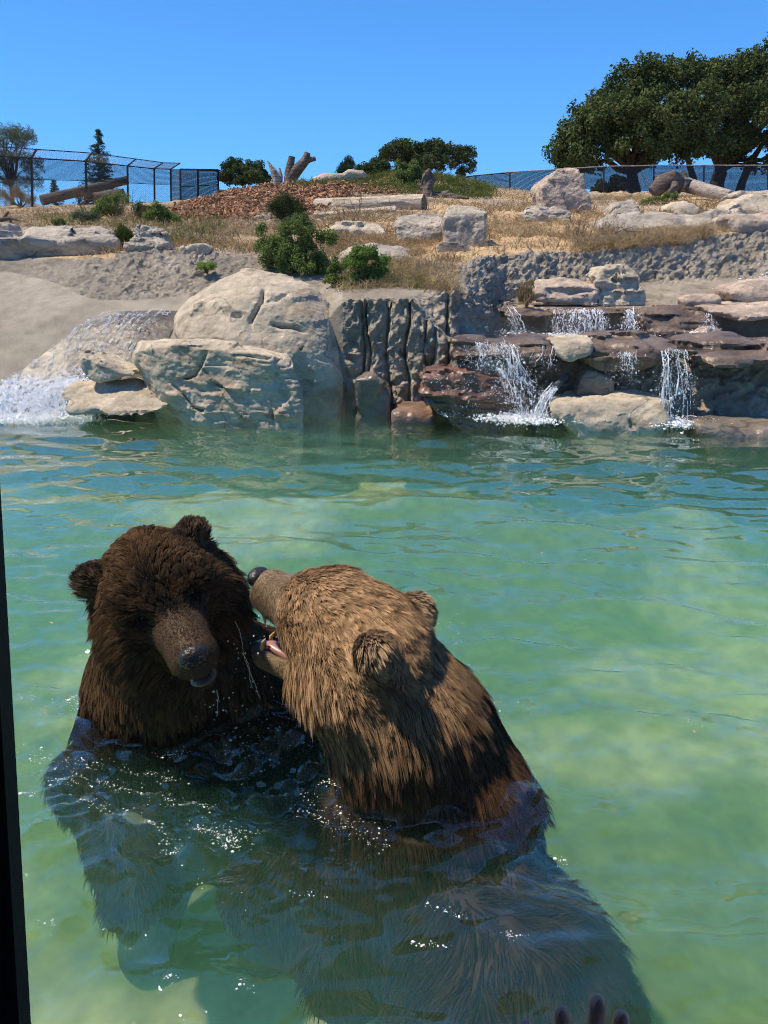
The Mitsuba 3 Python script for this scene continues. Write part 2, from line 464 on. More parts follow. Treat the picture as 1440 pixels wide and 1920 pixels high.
# the pool floor, deeper in the middle
gx, gy = np.meshgrid(np.linspace(-9, 9, 120), np.linspace(0.2, 8.2, 90), indexing='ij')
pz = -1.15 + 0.5 * sstep(5.2, 7.2, gy) + 0.35 * (fb(np.stack([gx, gy, 0 * gx], -1), 0.9, 3, 3) - 0.5)
pi_ = np.arange(gx.size).reshape(gx.shape)
pq = np.stack([pi_[:-1, :-1], pi_[1:, :-1], pi_[1:, 1:], pi_[:-1, 1:]], -1).reshape(-1, 4)
tag(put('pool_floor', (np.stack([gx, gy, pz], -1).reshape(-1, 3), tris(pq)), 'pool_concrete', smooth=True), 'algae green concrete floor of the bear pool', kind='structure')


#@@ROCKS
# ------------------------------------------------------------------ boulders, slabs and ledges
def rock_mesh(pts, rnd=0.012, amp=0.02, freq=5.0, strata=0.0, sfreq=14.0, sdir=(0, 0, 1), cracks=(), h=None, seed=0, chip=0.0, pits=0.0, fine=0):
    """A solid in the hull of the points: rounded edges, broken faces, bedding ledges and cracks."""
    pts = np.asarray(pts, float)
    eq = ConvexHull(pts).equations
    _, keep = np.unique(np.round(eq, 3), axis=0, return_index=True)
    eq = eq[keep]
    lo, hi = pts.min(0) - 0.1, pts.max(0) + 0.1
    size = (hi - lo).max()
    h = max(h or 0, size / (58 if fine else 40))
    g = [np.arange(a, b + h, h) for a, b in zip(lo, hi)]
    X = np.stack(np.meshgrid(*g, indexing='ij'), -1)
    D = np.full(X.shape[:3], -1e9)
    P = X.reshape(-1, 3)
    d = P @ eq[:, :3].T + eq[:, 3]
    m = d.max(1)
    F = m.copy()
    near = np.abs(m) < 0.12 + amp * 2 + strata * 2 + rnd
    q, dn = P[near], d[near]
    s = m[near] + rnd * np.log(np.exp((dn - m[near, None]) / rnd).sum(1)) - 0.3 * rnd
    w = q + 0.05 * np.stack([nz(q, 5.0, seed + k) - 0.5 for k in (1, 2, 3)], -1)
    rs = np.random.default_rng(seed + 100)
    s += 1.6 * amp * (fb(q, freq * 0.4, 2, seed + 7) - 0.5) * 2
    cell = max(size / 5.0, 0.06)                     # broken faces: every cell has a tilted plane of its own
    nsd = int(min(400, max(10, np.prod((hi - lo) / cell))))
    sd = lo + rs.random((nsd, 3)) * (hi - lo)
    ii = cKDTree(sd).query(w)[1]
    dirs = unit(rs.normal(size=(nsd, 3)))
    s += amp * 4.5 * ((w - sd[ii]) * dirs[ii]).sum(1) + amp * 0.5 * (rs.random(nsd)[ii] - 0.5) * 2
    if strata:
        k = q @ unit(sdir) + 0.05 * (nz(q, 3, seed + 5) - 0.5)
        lay = np.floor(k * sfreq)
        rnd_ = nz(np.stack([lay * 7.31, 0 * lay, 0 * lay], -1), 1.0, seed)
        loc = nz(np.stack([q[:, 0] * 3, q[:, 1] * 3, lay * 2.1], -1), 1, seed + 9)
        s += strata * ((rnd_ - 0.5) * 1.4 + (loc - 0.5) * 1.8)
    F[near] = s
    v, f = surface_nets(F.reshape(X.shape[:3]), lo, h)
    if fine:
        for _ in range(fine):
            v, f = trimesh.remesh.subdivide(v, f)
    n = np.array(trimesh.Trimesh(v, f, process=False).vertex_normals)
    q = v
    s = 0.25 * amp * (fb(q, 14.0, 2, seed) - 0.5) * 2
    if chip:                                          # spalled flakes with sharp rims
        x = fb(q, freq * 1.1, 3, seed + 3)
        s = s + chip * (np.floor(x * 7) / 7 - x + 0.07 + 0.9 * (np.floor(x * 7) / 7 - 0.5))
    if strata:
        k = q @ unit(sdir) + 0.05 * (nz(q, 3, seed + 5) - 0.5)
        e = np.abs(k * sfreq - np.floor(k * sfreq) - 0.5) * 2
        s = s + 0.5 * strata * e ** 6 * (0.3 + 1.4 * nz(q, 4, seed + 8))
    if pits:
        s = s + pits * np.clip(fb(q, freq * 1.6, 2, seed + 11) - 0.64, 0, 1) * 6
    for (a, b, wd, dep) in cracks:                    # a crack runs along the polyline of points, wd wide, dep deep
        L = np.asarray(a, float)
        wob = 0.07 * (fb(q, 5, 3, seed + 13)[:, None] - 0.5) * np.array([1, 0.2, 1])
        best = np.full(len(q), 9.0)
        for p0, p1 in zip(L[:-1], L[1:]):
            e = p1 - p0
            t = np.clip(((q + wob - p0) @ e) / (e @ e), 0, 1)
            best = np.minimum(best, np.linalg.norm((q + wob - p0 - t[:, None] * e) * [1, 0.5, 1], axis=1))
        wl = wd * (0.35 + 1.1 * nz(q, 7, seed + 17))
        s = s + dep * np.exp(-(best / wl) ** 2)
    return v - n * s[:, None], f


def front(poly, Y0, thick, back=0.92, lean=0.0):
    """Hull points of a rock from its front outline [(px, py, nearer)], Y0 away, and a smaller outline at its back."""
    out = []
    for p in poly:
        dy = p[2] if len(p) > 2 else 0.0
        out.append(at(p[0], p[1], Y0 + dy))
    out = np.array(out)
    c = out.mean(0)
    bk = c + (out - c) * [back, 1, back] + [0, thick, 0]
    bk[:, 1] = Y0 + thick + 0.1 * (out[:, 1] - Y0)
    bk[:, 2] += lean
    return np.vstack([out, bk])


def stone(label, pts, m, group=None, smooth=35, name='boulder', cat='boulder', **k):
    pts = np.asarray(pts, float)
    wet_ = pts[pts[:, 2] < 0.09]
    if len(wet_): pts = np.vstack([pts, wet_ * [1, 1, 0] - [0, 0, 0.4]])      # its foot stands on the pool floor
    v, f = rock_mesh(pts, **k)
    return tag(put(name, (v, f), m, smooth=smooth), label, cat, group)


# the great two-part boulder in the middle
dome_pts = np.array([at(*p) for p in (
    (312, 618, 8.05), (326, 580, 8.1), (352, 548, 8.15), (398, 516, 8.25), (450, 496, 8.35), (520, 506, 8.35), (590, 536, 8.25), (632, 575, 8.15), (658, 640, 8.1), (664, 700, 8.05), (660, 778, 7.95),
    (345, 600, 7.7), (400, 560, 7.75), (480, 545, 7.75), (560, 570, 7.68), (610, 620, 7.6), (635, 690, 7.55), (640, 785, 7.5), (575, 785, 7.42), (560, 700, 7.4), (480, 640, 7.45), (380, 635, 7.5), (330, 632, 7.6),
    (360, 575, 8.9), (460, 530, 9.1), (600, 560, 9.0), (650, 660, 8.8), (650, 760, 8.6), (340, 660, 8.6))])
ck = lambda *p: [at(*q) for q in p]
stone('huge rounded tan boulder with long cracks at the far edge of the pool', dome_pts, 'tan_rock', rnd=0.035, amp=0.015, freq=3.2, h=0.026, fine=1, seed=3, chip=0.02, pits=0.02, cracks=[
    (ck((500, 520, 7.95), (492, 560, 7.75), (470, 600, 7.6), (472, 640, 7.45)), 0, 0.016, 0.07),
    (ck((400, 555, 7.8), (395, 580, 7.7), (385, 600, 7.6)), 0, 0.014, 0.06),
    (ck((552, 540, 7.9), (520, 560, 7.75), (498, 568, 7.7)), 0, 0.012, 0.05),
    (ck((510, 610, 7.6), (560, 615, 7.58), (585, 625, 7.55), (565, 655, 7.5)), 0, 0.016, 0.07),
    (ck((555, 655, 7.4), (600, 675, 7.5), (640, 690, 7.55)), 0, 0.013, 0.06),
    (ck((440, 590, 7.65), (450, 592, 7.65)), 0, 0.02, 0.06), (ck((608, 632, 7.6), (612, 634, 7.6)), 0, 0.02, 0.08),
    (ck((340, 622, 7.6), (360, 610, 7.6), (372, 618, 7.55)), 0, 0.02, 0.06),
    (ck((350, 560, 7.9), (372, 552, 7.85), (392, 556, 7.8)), 0, 0.013, 0.05)])
low_pts = np.array([at(*p) for p in (
    (246, 664, 7.35), (262, 638, 7.5), (312, 628, 7.6), (420, 634, 7.55), (548, 658, 7.4), (262, 700, 7.2), (300, 722, 7.12), (380, 770, 7.02), (440, 786, 6.98), (566, 786, 7.05), (568, 720, 7.15),
    (552, 690, 7.15), (500, 665, 7.1), (400, 650, 7.12), (300, 645, 7.2),
    (262, 650, 7.9), (330, 640, 8.0), (540, 660, 8.0), (565, 780, 7.9), (310, 780, 7.8))])
stone('broad layered tan block under the huge boulder, foot in the water', low_pts, 'tan_rock', rnd=0.012, amp=0.022, freq=3.6, h=0.022, fine=1, seed=9, chip=0.025, strata=0.022, sfreq=22, sdir=(0.12, -0.25, 1), cracks=[
    (ck((385, 660, 7.1), (372, 690, 7.1), (362, 705, 7.1), (325, 715, 7.1)), 0, 0.016, 0.07),
    (ck((325, 722, 7.1), (352, 750, 7.05), (378, 768, 7.02)), 0, 0.02, 0.08),
    (ck((395, 720, 7.08), (440, 735, 7.05), (470, 730, 7.07)), 0, 0.016, 0.07),
    (ck((440, 665, 7.1), (500, 672, 7.1), (545, 668, 7.1)), 0, 0.016, 0.05),
    (ck((505, 762, 7.0), (515, 785, 7.0)), 0, 0.014, 0.06)])
stone('flat tan slab lying on the other one left of the big boulder', front([(140, 657, .05), (172, 652, .25), (204, 664, .3), (266, 692, .25), (264, 704, 0), (182, 719, -.05), (158, 700, 0), (142, 668, 0)], 7.25, 0.35), 'tan_rock', amp=0.014, freq=7, seed=4, chip=0.012, strata=0.014, sfreq=20, sdir=(0.4, 0, 1), h=0.012, name='slab', cat='rock')
stone('low wedge-shaped tan rock at the waterline left of the big boulder', front([(108, 736, .2), (150, 714, .45), (250, 708, .5), (322, 752, .3), (318, 768, .05), (270, 784, -.05), (125, 784, 0), (110, 760, .05)], 6.95, 0.7), 'tan_rock', amp=0.02, freq=6, seed=14, chip=0.025, h=0.016, strata=0.016, sfreq=16, sdir=(-0.3, -0.2, 1), name='slab', cat='rock',
      cracks=[(ck((160, 738, 7.0), (230, 760, 7.0), (300, 764, 7.0)), 0, 0.02, 0.06)])
stone('shaded dark rock at the water between big boulder and fluted wall', front([(664, 712), (700, 702), (738, 736), (734, 775), (664, 782)], 7.4, 0.5), 'wet_rock', amp=0.03, freq=5, seed=5, chip=0.03, name='rock', cat='rock')
stone('low brown rock just above the water below the fluted wall', front([(735, 775, -.1), (745, 765, .1), (790, 760, .2), (815, 772, 0), (806, 786, -.1), (738, 786, -.1)], 7.2, 0.5), 'red_rock', amp=0.02, seed=6, name='rock', cat='rock')

# the stepped waterfall
stone('wet reddish brown ledge block under the left waterfall', front([(790, 700), (832, 697), (900, 704), (950, 718), (986, 742), (992, 784), (930, 790), (850, 772), (796, 748)], 6.98, 0.6), 'red_rock', amp=0.02, freq=6, strata=0.051, sfreq=22, sdir=(0.1, 0, 1), chip=0.035, h=0.016, seed=21, name='ledge', cat='rock')
stone('flat topped tan block standing in the water under the waterfall', front([(1030, 748, .16), (1040, 738, .35), (1254, 741, .35), (1258, 748, .16), (1256, 792, .05), (1225, 800, 0), (1155, 806, -.02), (1065, 790, 0), (1032, 768, 0.04)], 6.72, 0.6), 'tan_rock', amp=0.022, freq=5, chip=0.03, h=0.016, seed=22, name='ledge', cat='rock', cracks=[(ck((1078, 745, 6.72), (1076, 790, 6.72)), 0, 0.018, 0.06), (ck((1180, 745, 6.72), (1190, 800, 6.72)), 0, 0.015, 0.04)])
stone('dark red layered ledge at the left lip of the lower fall', front([(846, 632, .2), (905, 636, .2), (1058, 640, .2), (1060, 660, 0), (1010, 684, .05), (905, 680, 0), (850, 672, .05)], 7.1, 0.75), 'brown_rock', amp=0.018, freq=6, strata=0.051, sfreq=18, chip=0.035, h=0.016, seed=23, name='ledge', cat='rock')
stone('tan stone standing upright in the middle of the lower lip', front([(1026, 636, .15), (1040, 629, .3), (1112, 630, .3), (1116, 640, .1), (1112, 668, 0.08), (1068, 684, .0), (1042, 660, .05)], 7.0, 0.4), 'tan_rock', amp=0.014, freq=7, chip=0.02, h=0.012, seed=24, name='ledge', cat='rock')
stone('long dark layered ledge at the right lip of the lower fall', front([(1088, 655, .1), (1112, 640, .35), (1235, 636, .4), (1300, 650, .3), (1310, 664, 0), (1240, 690, .08), (1170, 688, .05), (1100, 690, .1)], 7.06, 0.9), 'brown_rock', amp=0.025, freq=5, strata=0.060, sfreq=17, chip=0.035, h=0.018, seed=25, name='ledge', cat='rock')
stone('dark overhanging ledge at the right edge over the shaded cliff', front([(1296, 652, .3), (1330, 640, .4), (1560, 640, .4), (1560, 700, 0), (1400, 694, 0), (1310, 678, 0)], 6.95, 0.95), 'brown_rock', amp=0.025, freq=5, strata=0.060, sfreq=17, chip=0.035, h=0.02, seed=26, name='ledge', cat='rock')
stone('small wet grey stone behind the flat topped block', front([(1080, 745), (1086, 712), (1105, 694), (1150, 712), (1152, 750)], 7.1, 0.3), 'wet_rock', amp=0.015, freq=7, seed=27, name='rock', cat='rock')
stone('sloping wet rough stone under the left lip', front([(850, 690), (900, 676), (985, 690), (990, 720), (900, 720), (855, 712)], 7.2, 0.4), 'wet_rock', amp=0.03, freq=7, seed=28, name='rock', cat='rock')
# upper step
stone('brown ledge at the left of the upper fall', front([(940, 578, .2), (1000, 574, .3), (1040, 576, .3), (1040, 590, 0), (1000, 600, 0), (945, 598, 0)], 8.75, 0.5), 'brown_rock', amp=0.014, strata=0.034, sfreq=20, seed=31, h=0.014, name='ledge', cat='rock')
stone('long thin dark ledge that the upper fall runs over', front([(1030, 576, .2), (1200, 576, .2), (1204, 588, 0), (1120, 592, 0), (1034, 590, 0)], 8.78, 0.5), 'brown_rock', amp=0.012, strata=0.031, sfreq=22, seed=32, h=0.014, name='ledge', cat='rock')
stone('brown layered ledge right of the upper fall', front([(1196, 582, .15), (1240, 574, .3), (1330, 578, .3), (1342, 610, 0), (1330, 628, 0), (1240, 634, 0), (1200, 626, 0)], 8.55, 0.6), 'brown_rock', amp=0.02, strata=0.051, sfreq=16, chip=0.035, seed=33, h=0.015, name='ledge', cat='rock')
stone('long tan ledge at the right edge over a dark hollow', front([(1325, 582, .2), (1345, 572, .35), (1560, 568, .35), (1560, 600, 0), (1440, 606, .05), (1345, 598, 0)], 8.4, 0.8), 'pink_rock', amp=0.018, strata=0.025, sfreq=16, chip=0.02, seed=34, h=0.016, name='ledge', cat='rock')
stone('small golden stone at the foot of the thin right trickle', front([(1310, 632), (1325, 616), (1348, 614), (1362, 632), (1360, 640), (1312, 640)], 8.3, 0.25), 'pink_rock', amp=0.012, seed=35, name='rock', cat='rock')
stone('long flat layered tan slab at the back of the upper basin', front([(995, 536, .1), (1002, 524, .3), (1060, 520, .35), (1118, 530, .3), (1122, 545, 0), (1120, 568, 0), (1000, 570, 0)], 9.15, 0.5), 'pink_rock', amp=0.018, strata=0.03, sfreq=13, chip=0.025, seed=36, h=0.014, name='slab', cat='rock', cracks=[(ck((1000, 546, 9.12), (1060, 548, 9.12), (1110, 544, 9.12)), 0, 0.035, 0.08)])
stone('jagged pale rock pile with hollows behind the upper basin', front([(1114, 520), (1120, 506, .1), (1135, 500, .15), (1180, 500, .15), (1202, 516, .1), (1204, 540), (1222, 562), (1210, 574), (1125, 574), (1116, 548)], 9.2, 0.5), 'tan_rock', amp=0.03, freq=6, strata=0.03, sfreq=12, chip=0.04, pits=0.04, seed=37, h=0.013, name='boulder', cat='boulder', cracks=[(ck((1120, 548, 9.15), (1160, 540, 9.15), (1195, 536, 9.15)), 0, 0.04, 0.09), (ck((1145, 512, 9.2), (1160, 512, 9.2)), 0, 0.035, 0.09)])
stone('small flat tan stone at the right of the upper basin', front([(1282, 562), (1288, 552, .1), (1345, 551, .1), (1356, 560), (1350, 574), (1286, 574)], 9.0, 0.3), 'pink_rock', amp=0.012, seed=38, name='rock', cat='rock')
stone('rounded tan boulder at the right edge beside the rushing channel', front([(1364, 546), (1385, 530, .2), (1440, 522, .25), (1540, 520, .3), (1540, 566), (1440, 572), (1375, 566)], 9.1, 0.7), 'pink_rock', amp=0.02, seed=39, h=0.018, chip=0.02)
stone('low wet rock shelf at the right edge of the pool', front([(1300, 792, .1), (1340, 786, .3), (1560, 788, .4), (1560, 815), (1440, 818, -.02), (1360, 812)], 6.55, 0.6), 'wet_rock', amp=0.016, strata=0.012, seed=40, h=0.02, name='slab', cat='rock')

# rocks up on the hill
def hill_stone(label, poly, Y, thick, m, **k):
    """A stone on the slope: it stands where the ground is seen at its foot, and is sunk a little into it."""
    low_ = max(p[1] for p in poly)
    foot = [p[0] for p in poly if p[1] > low_ - 12]
    mid = min(max(float(np.mean(foot)), -50), 1490)
    Yg = float(np.clip(ground_at(mid, low_ - 2, 5.7, 9.5)[1], Y - 1.5, Y + 3))
    pts = front(poly, Yg, thick * Yg / Y)
    cz = pts[:, 2].min()
    deep = pts[pts[:, 2] < cz + 0.35 * np.ptp(pts[:, 2])] - [0, 0, 0.22]
    return stone(label, np.vstack([pts, deep]), m, **k)


hill_stone('broad flat tan slab on the left bank with shaded front', [(-60, 440, .1), (0, 432, .6), (60, 428, .8), (190, 430, .8), (216, 450, 0), (217, 486, .35), (160, 494, .4), (60, 498, .4), (-60, 492, .4)], 9.9, 1.1, 'grey_rock', amp=0.035, freq=4, chip=0.03, strata=0.03, sfreq=9, seed=51, h=0.024, name='slab', cat='boulder')
hill_stone('small heap of pale rock right of the left slab', [(226, 470), (232, 440, .1), (255, 422, .2), (285, 424, .2), (316, 440, .1), (318, 470), (290, 474, -.05), (230, 474)], 9.9, 0.6, 'grey_rock', amp=0.035, freq=5, chip=0.05, strata=0.03, sfreq=12, seed=52, h=0.016)
hill_stone('small rounded stone in front of the pale rock heap', [(226, 474), (238, 460), (262, 456), (262, 474)], 9.7, 0.3, 'tan_rock', amp=0.012, seed=53, name='rock', cat='rock')
hill_stone('dark grey stone cut by the left edge of the picture', [(-40, 430), (-20, 414), (12, 420), (20, 436), (10, 446), (-40, 446)], 11.5, 0.5, 'grey_rock', amp=0.02, seed=54, name='rock', cat='rock')
hill_stone('big grey block with pale broken face beside the logs', [(736, 415, .1), (748, 404, .3), (830, 404, .3), (842, 420, 0), (836, 448, 0), (790, 456, -.05), (745, 442, 0)], 11.3, 0.7, 'grey_rock', amp=0.03, freq=4, chip=0.04, seed=55, h=0.018)
hill_stone('tall grey block with shadowed right side behind the grass', [(832, 410, .1), (845, 390, .3), (900, 387, .3), (913, 396, .1), (914, 462, 0), (870, 468, 0), (836, 464, .05)], 11.6, 0.9, 'grey_rock', amp=0.025, freq=4, chip=0.03, seed=56, h=0.018)
hill_stone('low smooth grey rock hump under the two blocks', [(620, 474), (650, 452, .2), (710, 444, .3), (780, 456, .2), (798, 478), (780, 492), (640, 496)], 10.7, 0.9, 'grey_rock', amp=0.03, freq=3, seed=57, h=0.02, rnd=0.06)
hill_stone('rounded rock wedge below the tall grey block', [(815, 460), (830, 452), (870, 456), (885, 470), (820, 474)], 11.1, 0.4, 'grey_rock', amp=0.015, seed=58, name='rock', cat='rock')
hill_stone('weathered tan ledge left of the grey block', [(610, 428), (640, 418, .2), (712, 416, .2), (730, 432), (720, 448), (640, 446)], 12.0, 0.6, 'tan_rock', amp=0.04, freq=5, chip=0.03, seed=59, h=0.02, name='slab', cat='rock')
hill_stone('tall pointed brown boulder standing on the dry hilltop', [(1016, 350), (1030, 332, .1), (1052, 316, .15), (1078, 309, .2), (1092, 312, .2), (1100, 345, .1), (1108, 362), (1106, 396), (1060, 402), (1020, 390)], 15.5, 1.2, 'pink_rock', amp=0.04, freq=3, chip=0.05, seed=60, h=0.024, cracks=[(ck((1062, 390, 15.5), (1066, 366, 15.45), (1084, 358, 15.5), (1105, 362, 15.5)), 0, 0.04, 0.12), (ck((1016, 352, 15.5), (1050, 345, 15.5), (1064, 366, 15.5)), 0, 0.03, 0.1)])
hill_stone('low grey layered rock left of the pointed boulder', [(984, 402), (994, 388, .1), (1040, 386, .2), (1066, 398, .1), (1064, 414), (988, 418)], 14.3, 0.7, 'grey_rock', amp=0.04, freq=5, chip=0.04, strata=0.03, seed=61, h=0.02)
hill_stone('long flat grey rock on the bank top behind the dead sticks', [(1120, 420, .1), (1150, 402, .3), (1260, 398, .4), (1322, 406, .2), (1328, 424), (1250, 434), (1130, 432)], 12.6, 1.0, 'grey_rock', amp=0.04, freq=4, chip=0.02, seed=62, h=0.022, name='slab', cat='boulder')
hill_stone('oval dark grey stone lying on the long flat rock', [(1268, 388), (1280, 378, .1), (1312, 378, .1), (1325, 390), (1318, 403), (1272, 404)], 12.9, 0.5, 'grey_rock', amp=0.015, seed=63, name='rock', cat='rock', rnd=0.05)
hill_stone('pale flat rock behind the oval stone', [(1245, 392), (1260, 380, .2), (1290, 378, .2), (1296, 402), (1250, 404)], 13.4, 0.5, 'tan_rock', amp=0.02, seed=64, name='rock', cat='rock')
hill_stone('low lichen grey rock on the bank right of the dry brush', [(1145, 402), (1160, 378, .2), (1188, 374, .2), (1205, 392), (1195, 408), (1150, 410)], 13.6, 0.6, 'grey_rock', amp=0.03, chip=0.03, seed=65, h=0.018, name='rock', cat='rock')
hill_stone('flat rock shelf jutting out over the channel at the right edge', [(1360, 408, .1), (1375, 400, .3), (1560, 396, .3), (1560, 428), (1440, 424), (1380, 418)], 11.4, 0.9, 'pink_rock', amp=0.03, freq=4, chip=0.03, strata=0.02, seed=66, h=0.02, name='slab', cat='rock')
hill_stone('big pale rock on the skyline at the right edge', [(1370, 394), (1388, 370, .2), (1420, 362, .3), (1560, 360, .4), (1560, 404), (1440, 404), (1378, 402)], 12.8, 0.9, 'tan_rock', amp=0.04, freq=4, chip=0.04, seed=67, h=0.024)
hill_stone('small dark pointed stone before the pale skyline rock', [(1376, 402), (1388, 388), (1402, 396), (1404, 408), (1380, 410)], 12.2, 0.3, 'grey_rock', amp=0.012, seed=68, name='rock', cat='rock')
hill_stone('small square grey rock in the dry grass near the right bank end', [(1322, 402), (1340, 390, .1), (1372, 396, .1), (1374, 412), (1330, 416)], 12.4, 0.4, 'grey_rock', amp=0.02, chip=0.02, seed=69, name='rock', cat='rock')
hill_stone('flat skyline rock between dead tree and right edge', [(1376, 368), (1390, 360, .1), (1440, 356, .2), (1540, 358, .2), (1540, 376), (1400, 378)], 15.5, 0.8, 'grey_rock', amp=0.03, chip=0.03, seed=70, h=0.024, name='slab', cat='rock')
hill_stone('round pale stone poking through straw near the wood chips', [(470, 412), (480, 404), (508, 404), (515, 414), (500, 418), (474, 418)], 14.5, 0.4, 'grey_rock', amp=0.015, seed=71, name='rock', cat='rock')
hill_stone('small flat pale stone in the grass above the left bank', [(335, 466), (350, 458), (385, 456), (396, 466), (380, 472), (340, 472)], 11.0, 0.4, 'tan_rock', amp=0.02, seed=72, name='rock', cat='rock')
hill_stone('pale stone between the two bushes behind the big boulder', [(634, 560), (640, 532), (655, 524), (664, 540), (664, 562)], 8.6, 0.3, 'tan_rock', amp=0.015, seed=73, name='rock', cat='rock')

#@@PLANTS
# ------------------------------------------------------------------ trees, shrubs, grass
def leaves(centres, radii, count, size, seed, up=0.35, aspect=0.55, outward=0.5):
    """Leaf-shaped faces scattered through clumps: centres (n,3), radii (n,) or (n,3)."""
    rng = np.random.default_rng(seed)
    centres = np.asarray(centres, float)
    radii = np.asarray(radii, float)
    if radii.ndim == 1: radii = np.repeat(radii[:, None], 3, 1)
    w = radii.prod(1) ** (2 / 3)
    k = rng.choice(len(centres), count, p=w / w.sum())
    d = unit(rng.normal(size=(count, 3)))
    rad = rng.random(count) ** 0.45
    p = centres[k] + d * rad[:, None] * radii[k]
    n = unit(d * outward + rng.normal(size=(count, 3)) * 0.6 + np.array([0, 0, up]))
    a = unit(np.cross(n, rng.normal(size=(count, 3))))
    if up >= 1:                                      # upright blades
        a = unit(rng.normal(size=(count, 3)) * 0.28 + np.array([0, 0, 1.0]))
        n = unit(np.cross(a, rng.normal(size=(count, 3))))
    b = np.cross(n, a)
    s = size * rng.uniform(0.6, 1.4, count)[:, None]
    V = np.stack([p - a * s, p + b * s * aspect + n * s * 0.12, p + a * s, p - b * s * aspect + n * s * 0.12], 1)
    i = np.arange(count)[:, None] * 4
    f = np.vstack([i + np.array([0, 1, 2]), i + np.array([0, 2, 3])])
    return V.reshape(-1, 3), f


def crown_clumps(lobes, n, seed, r):
    """Clump centres near the skin of the lobes [(centre, radii)], with gaps."""
    rng = np.random.default_rng(seed)
    cs, rs = [], []
    w = np.array([np.prod(l[1]) ** (2 / 3) for l in lobes]); w /= w.sum()
    for (c, R), ww in zip(lobes, w):
        m = max(3, int(n * ww))
        d = unit(rng.normal(size=(m, 3)))
        d[:, 2] = np.where(d[:, 2] < -0.45, -d[:, 2] * 0.6, d[:, 2])
        q = np.asarray(c) + d * np.asarray(R) * (rng.uniform(0.55, 1.03, m))[:, None]
        cs.append(q); rs.append(r * rng.uniform(0.55, 1.35, m))
    return np.vstack(cs), np.concatenate(rs)


def branches(base, ends, r0, seed, sides=6, sag=0.0):
    """Limbs from the trunk's base to the ends, bending."""
    rng = np.random.default_rng(seed)
    out = []
    for e in ends:
        e = np.asarray(e, float)
        b = np.asarray(base, float)
        t = np.linspace(0, 1, 7)[:, None]
        L = np.linalg.norm(e - b)
        m = b + (e - b) * t + np.sin(t * np.pi) * (rng.normal(size=3) * 0.10 * L * np.array([1, 1, 0.4])) + np.array([0, 0, 1]) * np.sin(t * np.pi) * 0.10 * L
        m[1:-1] += rng.normal(size=(5, 3)) * 0.02 * L
        out.append(tube(m, r0 * (1 - 0.85 * t[:, 0]) * rng.uniform(0.7, 1.1), sides, 0.06, seed))
    return out


def tree(name, label, base, trunk_top, lobes, nclump, rclump, nleaf, leaf, m, r0, seed, group=None, cat='tree', spread=10, aspect=0.6):
    key = thing(name, label, cat, group)
    rng = np.random.default_rng(seed)
    cs, rs = crown_clumps(lobes, nclump, seed, rclump)
    tr = [tube([base - [0, 0, 0.3], base * 0.5 + trunk_top * 0.5 + rng.normal(size=3) * r0 * 0.4, trunk_top], [r0 * 1.35, r0, r0 * 0.9], 9, 0.08, seed)]
    pick = rng.choice(len(cs), min(spread, len(cs)), replace=False)
    tr += branches(trunk_top, cs[pick], r0 * 0.55, seed)
    put('trunk', join(tr), 'bark', smooth=50, parent=key)
    put('crown', leaves(cs, rs, nleaf, leaf, seed + 1, aspect=aspect), m, parent=key)
    return key


def up_(p, z): return p + np.array([0, 0, z])


# the big live oaks at the right, beyond the fence
b = at(1190, 366, 60)
lob = [(at(1130, 240, 58), (2.6, 2.4, 2.0)), (at(1085, 262, 58), (2.0, 2.0, 1.6)), (at(1180, 175, 60), (2.8, 2.6, 2.2)), (at(1235, 145, 61), (2.6, 2.6, 2.0)), (at(1165, 210, 57), (2.6, 2.2, 1.8)), (at(1290, 135, 60), (2.4, 2.4, 1.7)),
       (at(1240, 215, 56), (2.8, 2.4, 1.9)), (at(1300, 200, 57), (2.6, 2.4, 2.0)), (at(1110, 285, 57), (1.6, 1.6, 1.1)), (at(1060, 245, 58), (1.0, 1.2, 0.7)), (at(1080, 300, 58), (1.3, 1.2, 0.7)), (at(1200, 262, 56), (2.2, 2.0, 1.2)),
       (at(1130, 190, 60), (1.6, 1.6, 1.2)), (at(1260, 262, 57), (2.2, 1.8, 1.2)), (at(1310, 262, 58), (1.8, 1.8, 1.2)), (at(1070, 275, 58), (1.2, 1.2, 0.9)), (at(1090, 215, 58), (1.3, 1.3, 1.0)), (at(1285, 235, 57), (2.2, 2.0, 1.7)), (at(1060, 300, 58), (0.8, 0.8, 0.5)), (at(1225, 240, 56), (2.2, 2.0, 1.3))]
lob = [(c - [0, 0, 0.55], R) for c, R in lob]
tree('oak_tree', 'broad dark live oak left of its twin, spreading over the fence', b, at(1185, 325, 60), lob, 560, 0.55, 62000, 0.115, 'oak_leaf', 0.42, 101, spread=26)
b = at(1340, 366, 63)
lob = [(at(1390, 140, 62), (2.8, 2.6, 2.1)), (at(1440, 120, 62), (2.8, 2.6, 2.0)), (at(1370, 200, 60), (2.6, 2.4, 2.0)), (at(1440, 200, 60), (3.0, 2.6, 2.2)), (at(1510, 160, 62), (3.0, 2.6, 2.6)), (at(1560, 220, 62), (3.0, 2.6, 2.4)),
       (at(1350, 255, 60), (2.2, 2.0, 1.3)), (at(1420, 262, 60), (2.4, 2.0, 1.3)), (at(1490, 265, 60), (2.4, 2.0, 1.3)), (at(1345, 150, 63), (1.8, 1.8, 1.4)), (at(1330, 215, 60), (2.0, 1.9, 1.6)), (at(1450, 296, 60), (1.8, 1.4, 0.8))]
lob = [(c - [0, 0, 0.55], R) for c, R in lob]
k2 = tree('oak_tree', 'broad live oak cut by the right edge of the picture', b, at(1350, 322, 63), lob, 500, 0.55, 54000, 0.115, 'oak_leaf', 0.5, 102, spread=24)
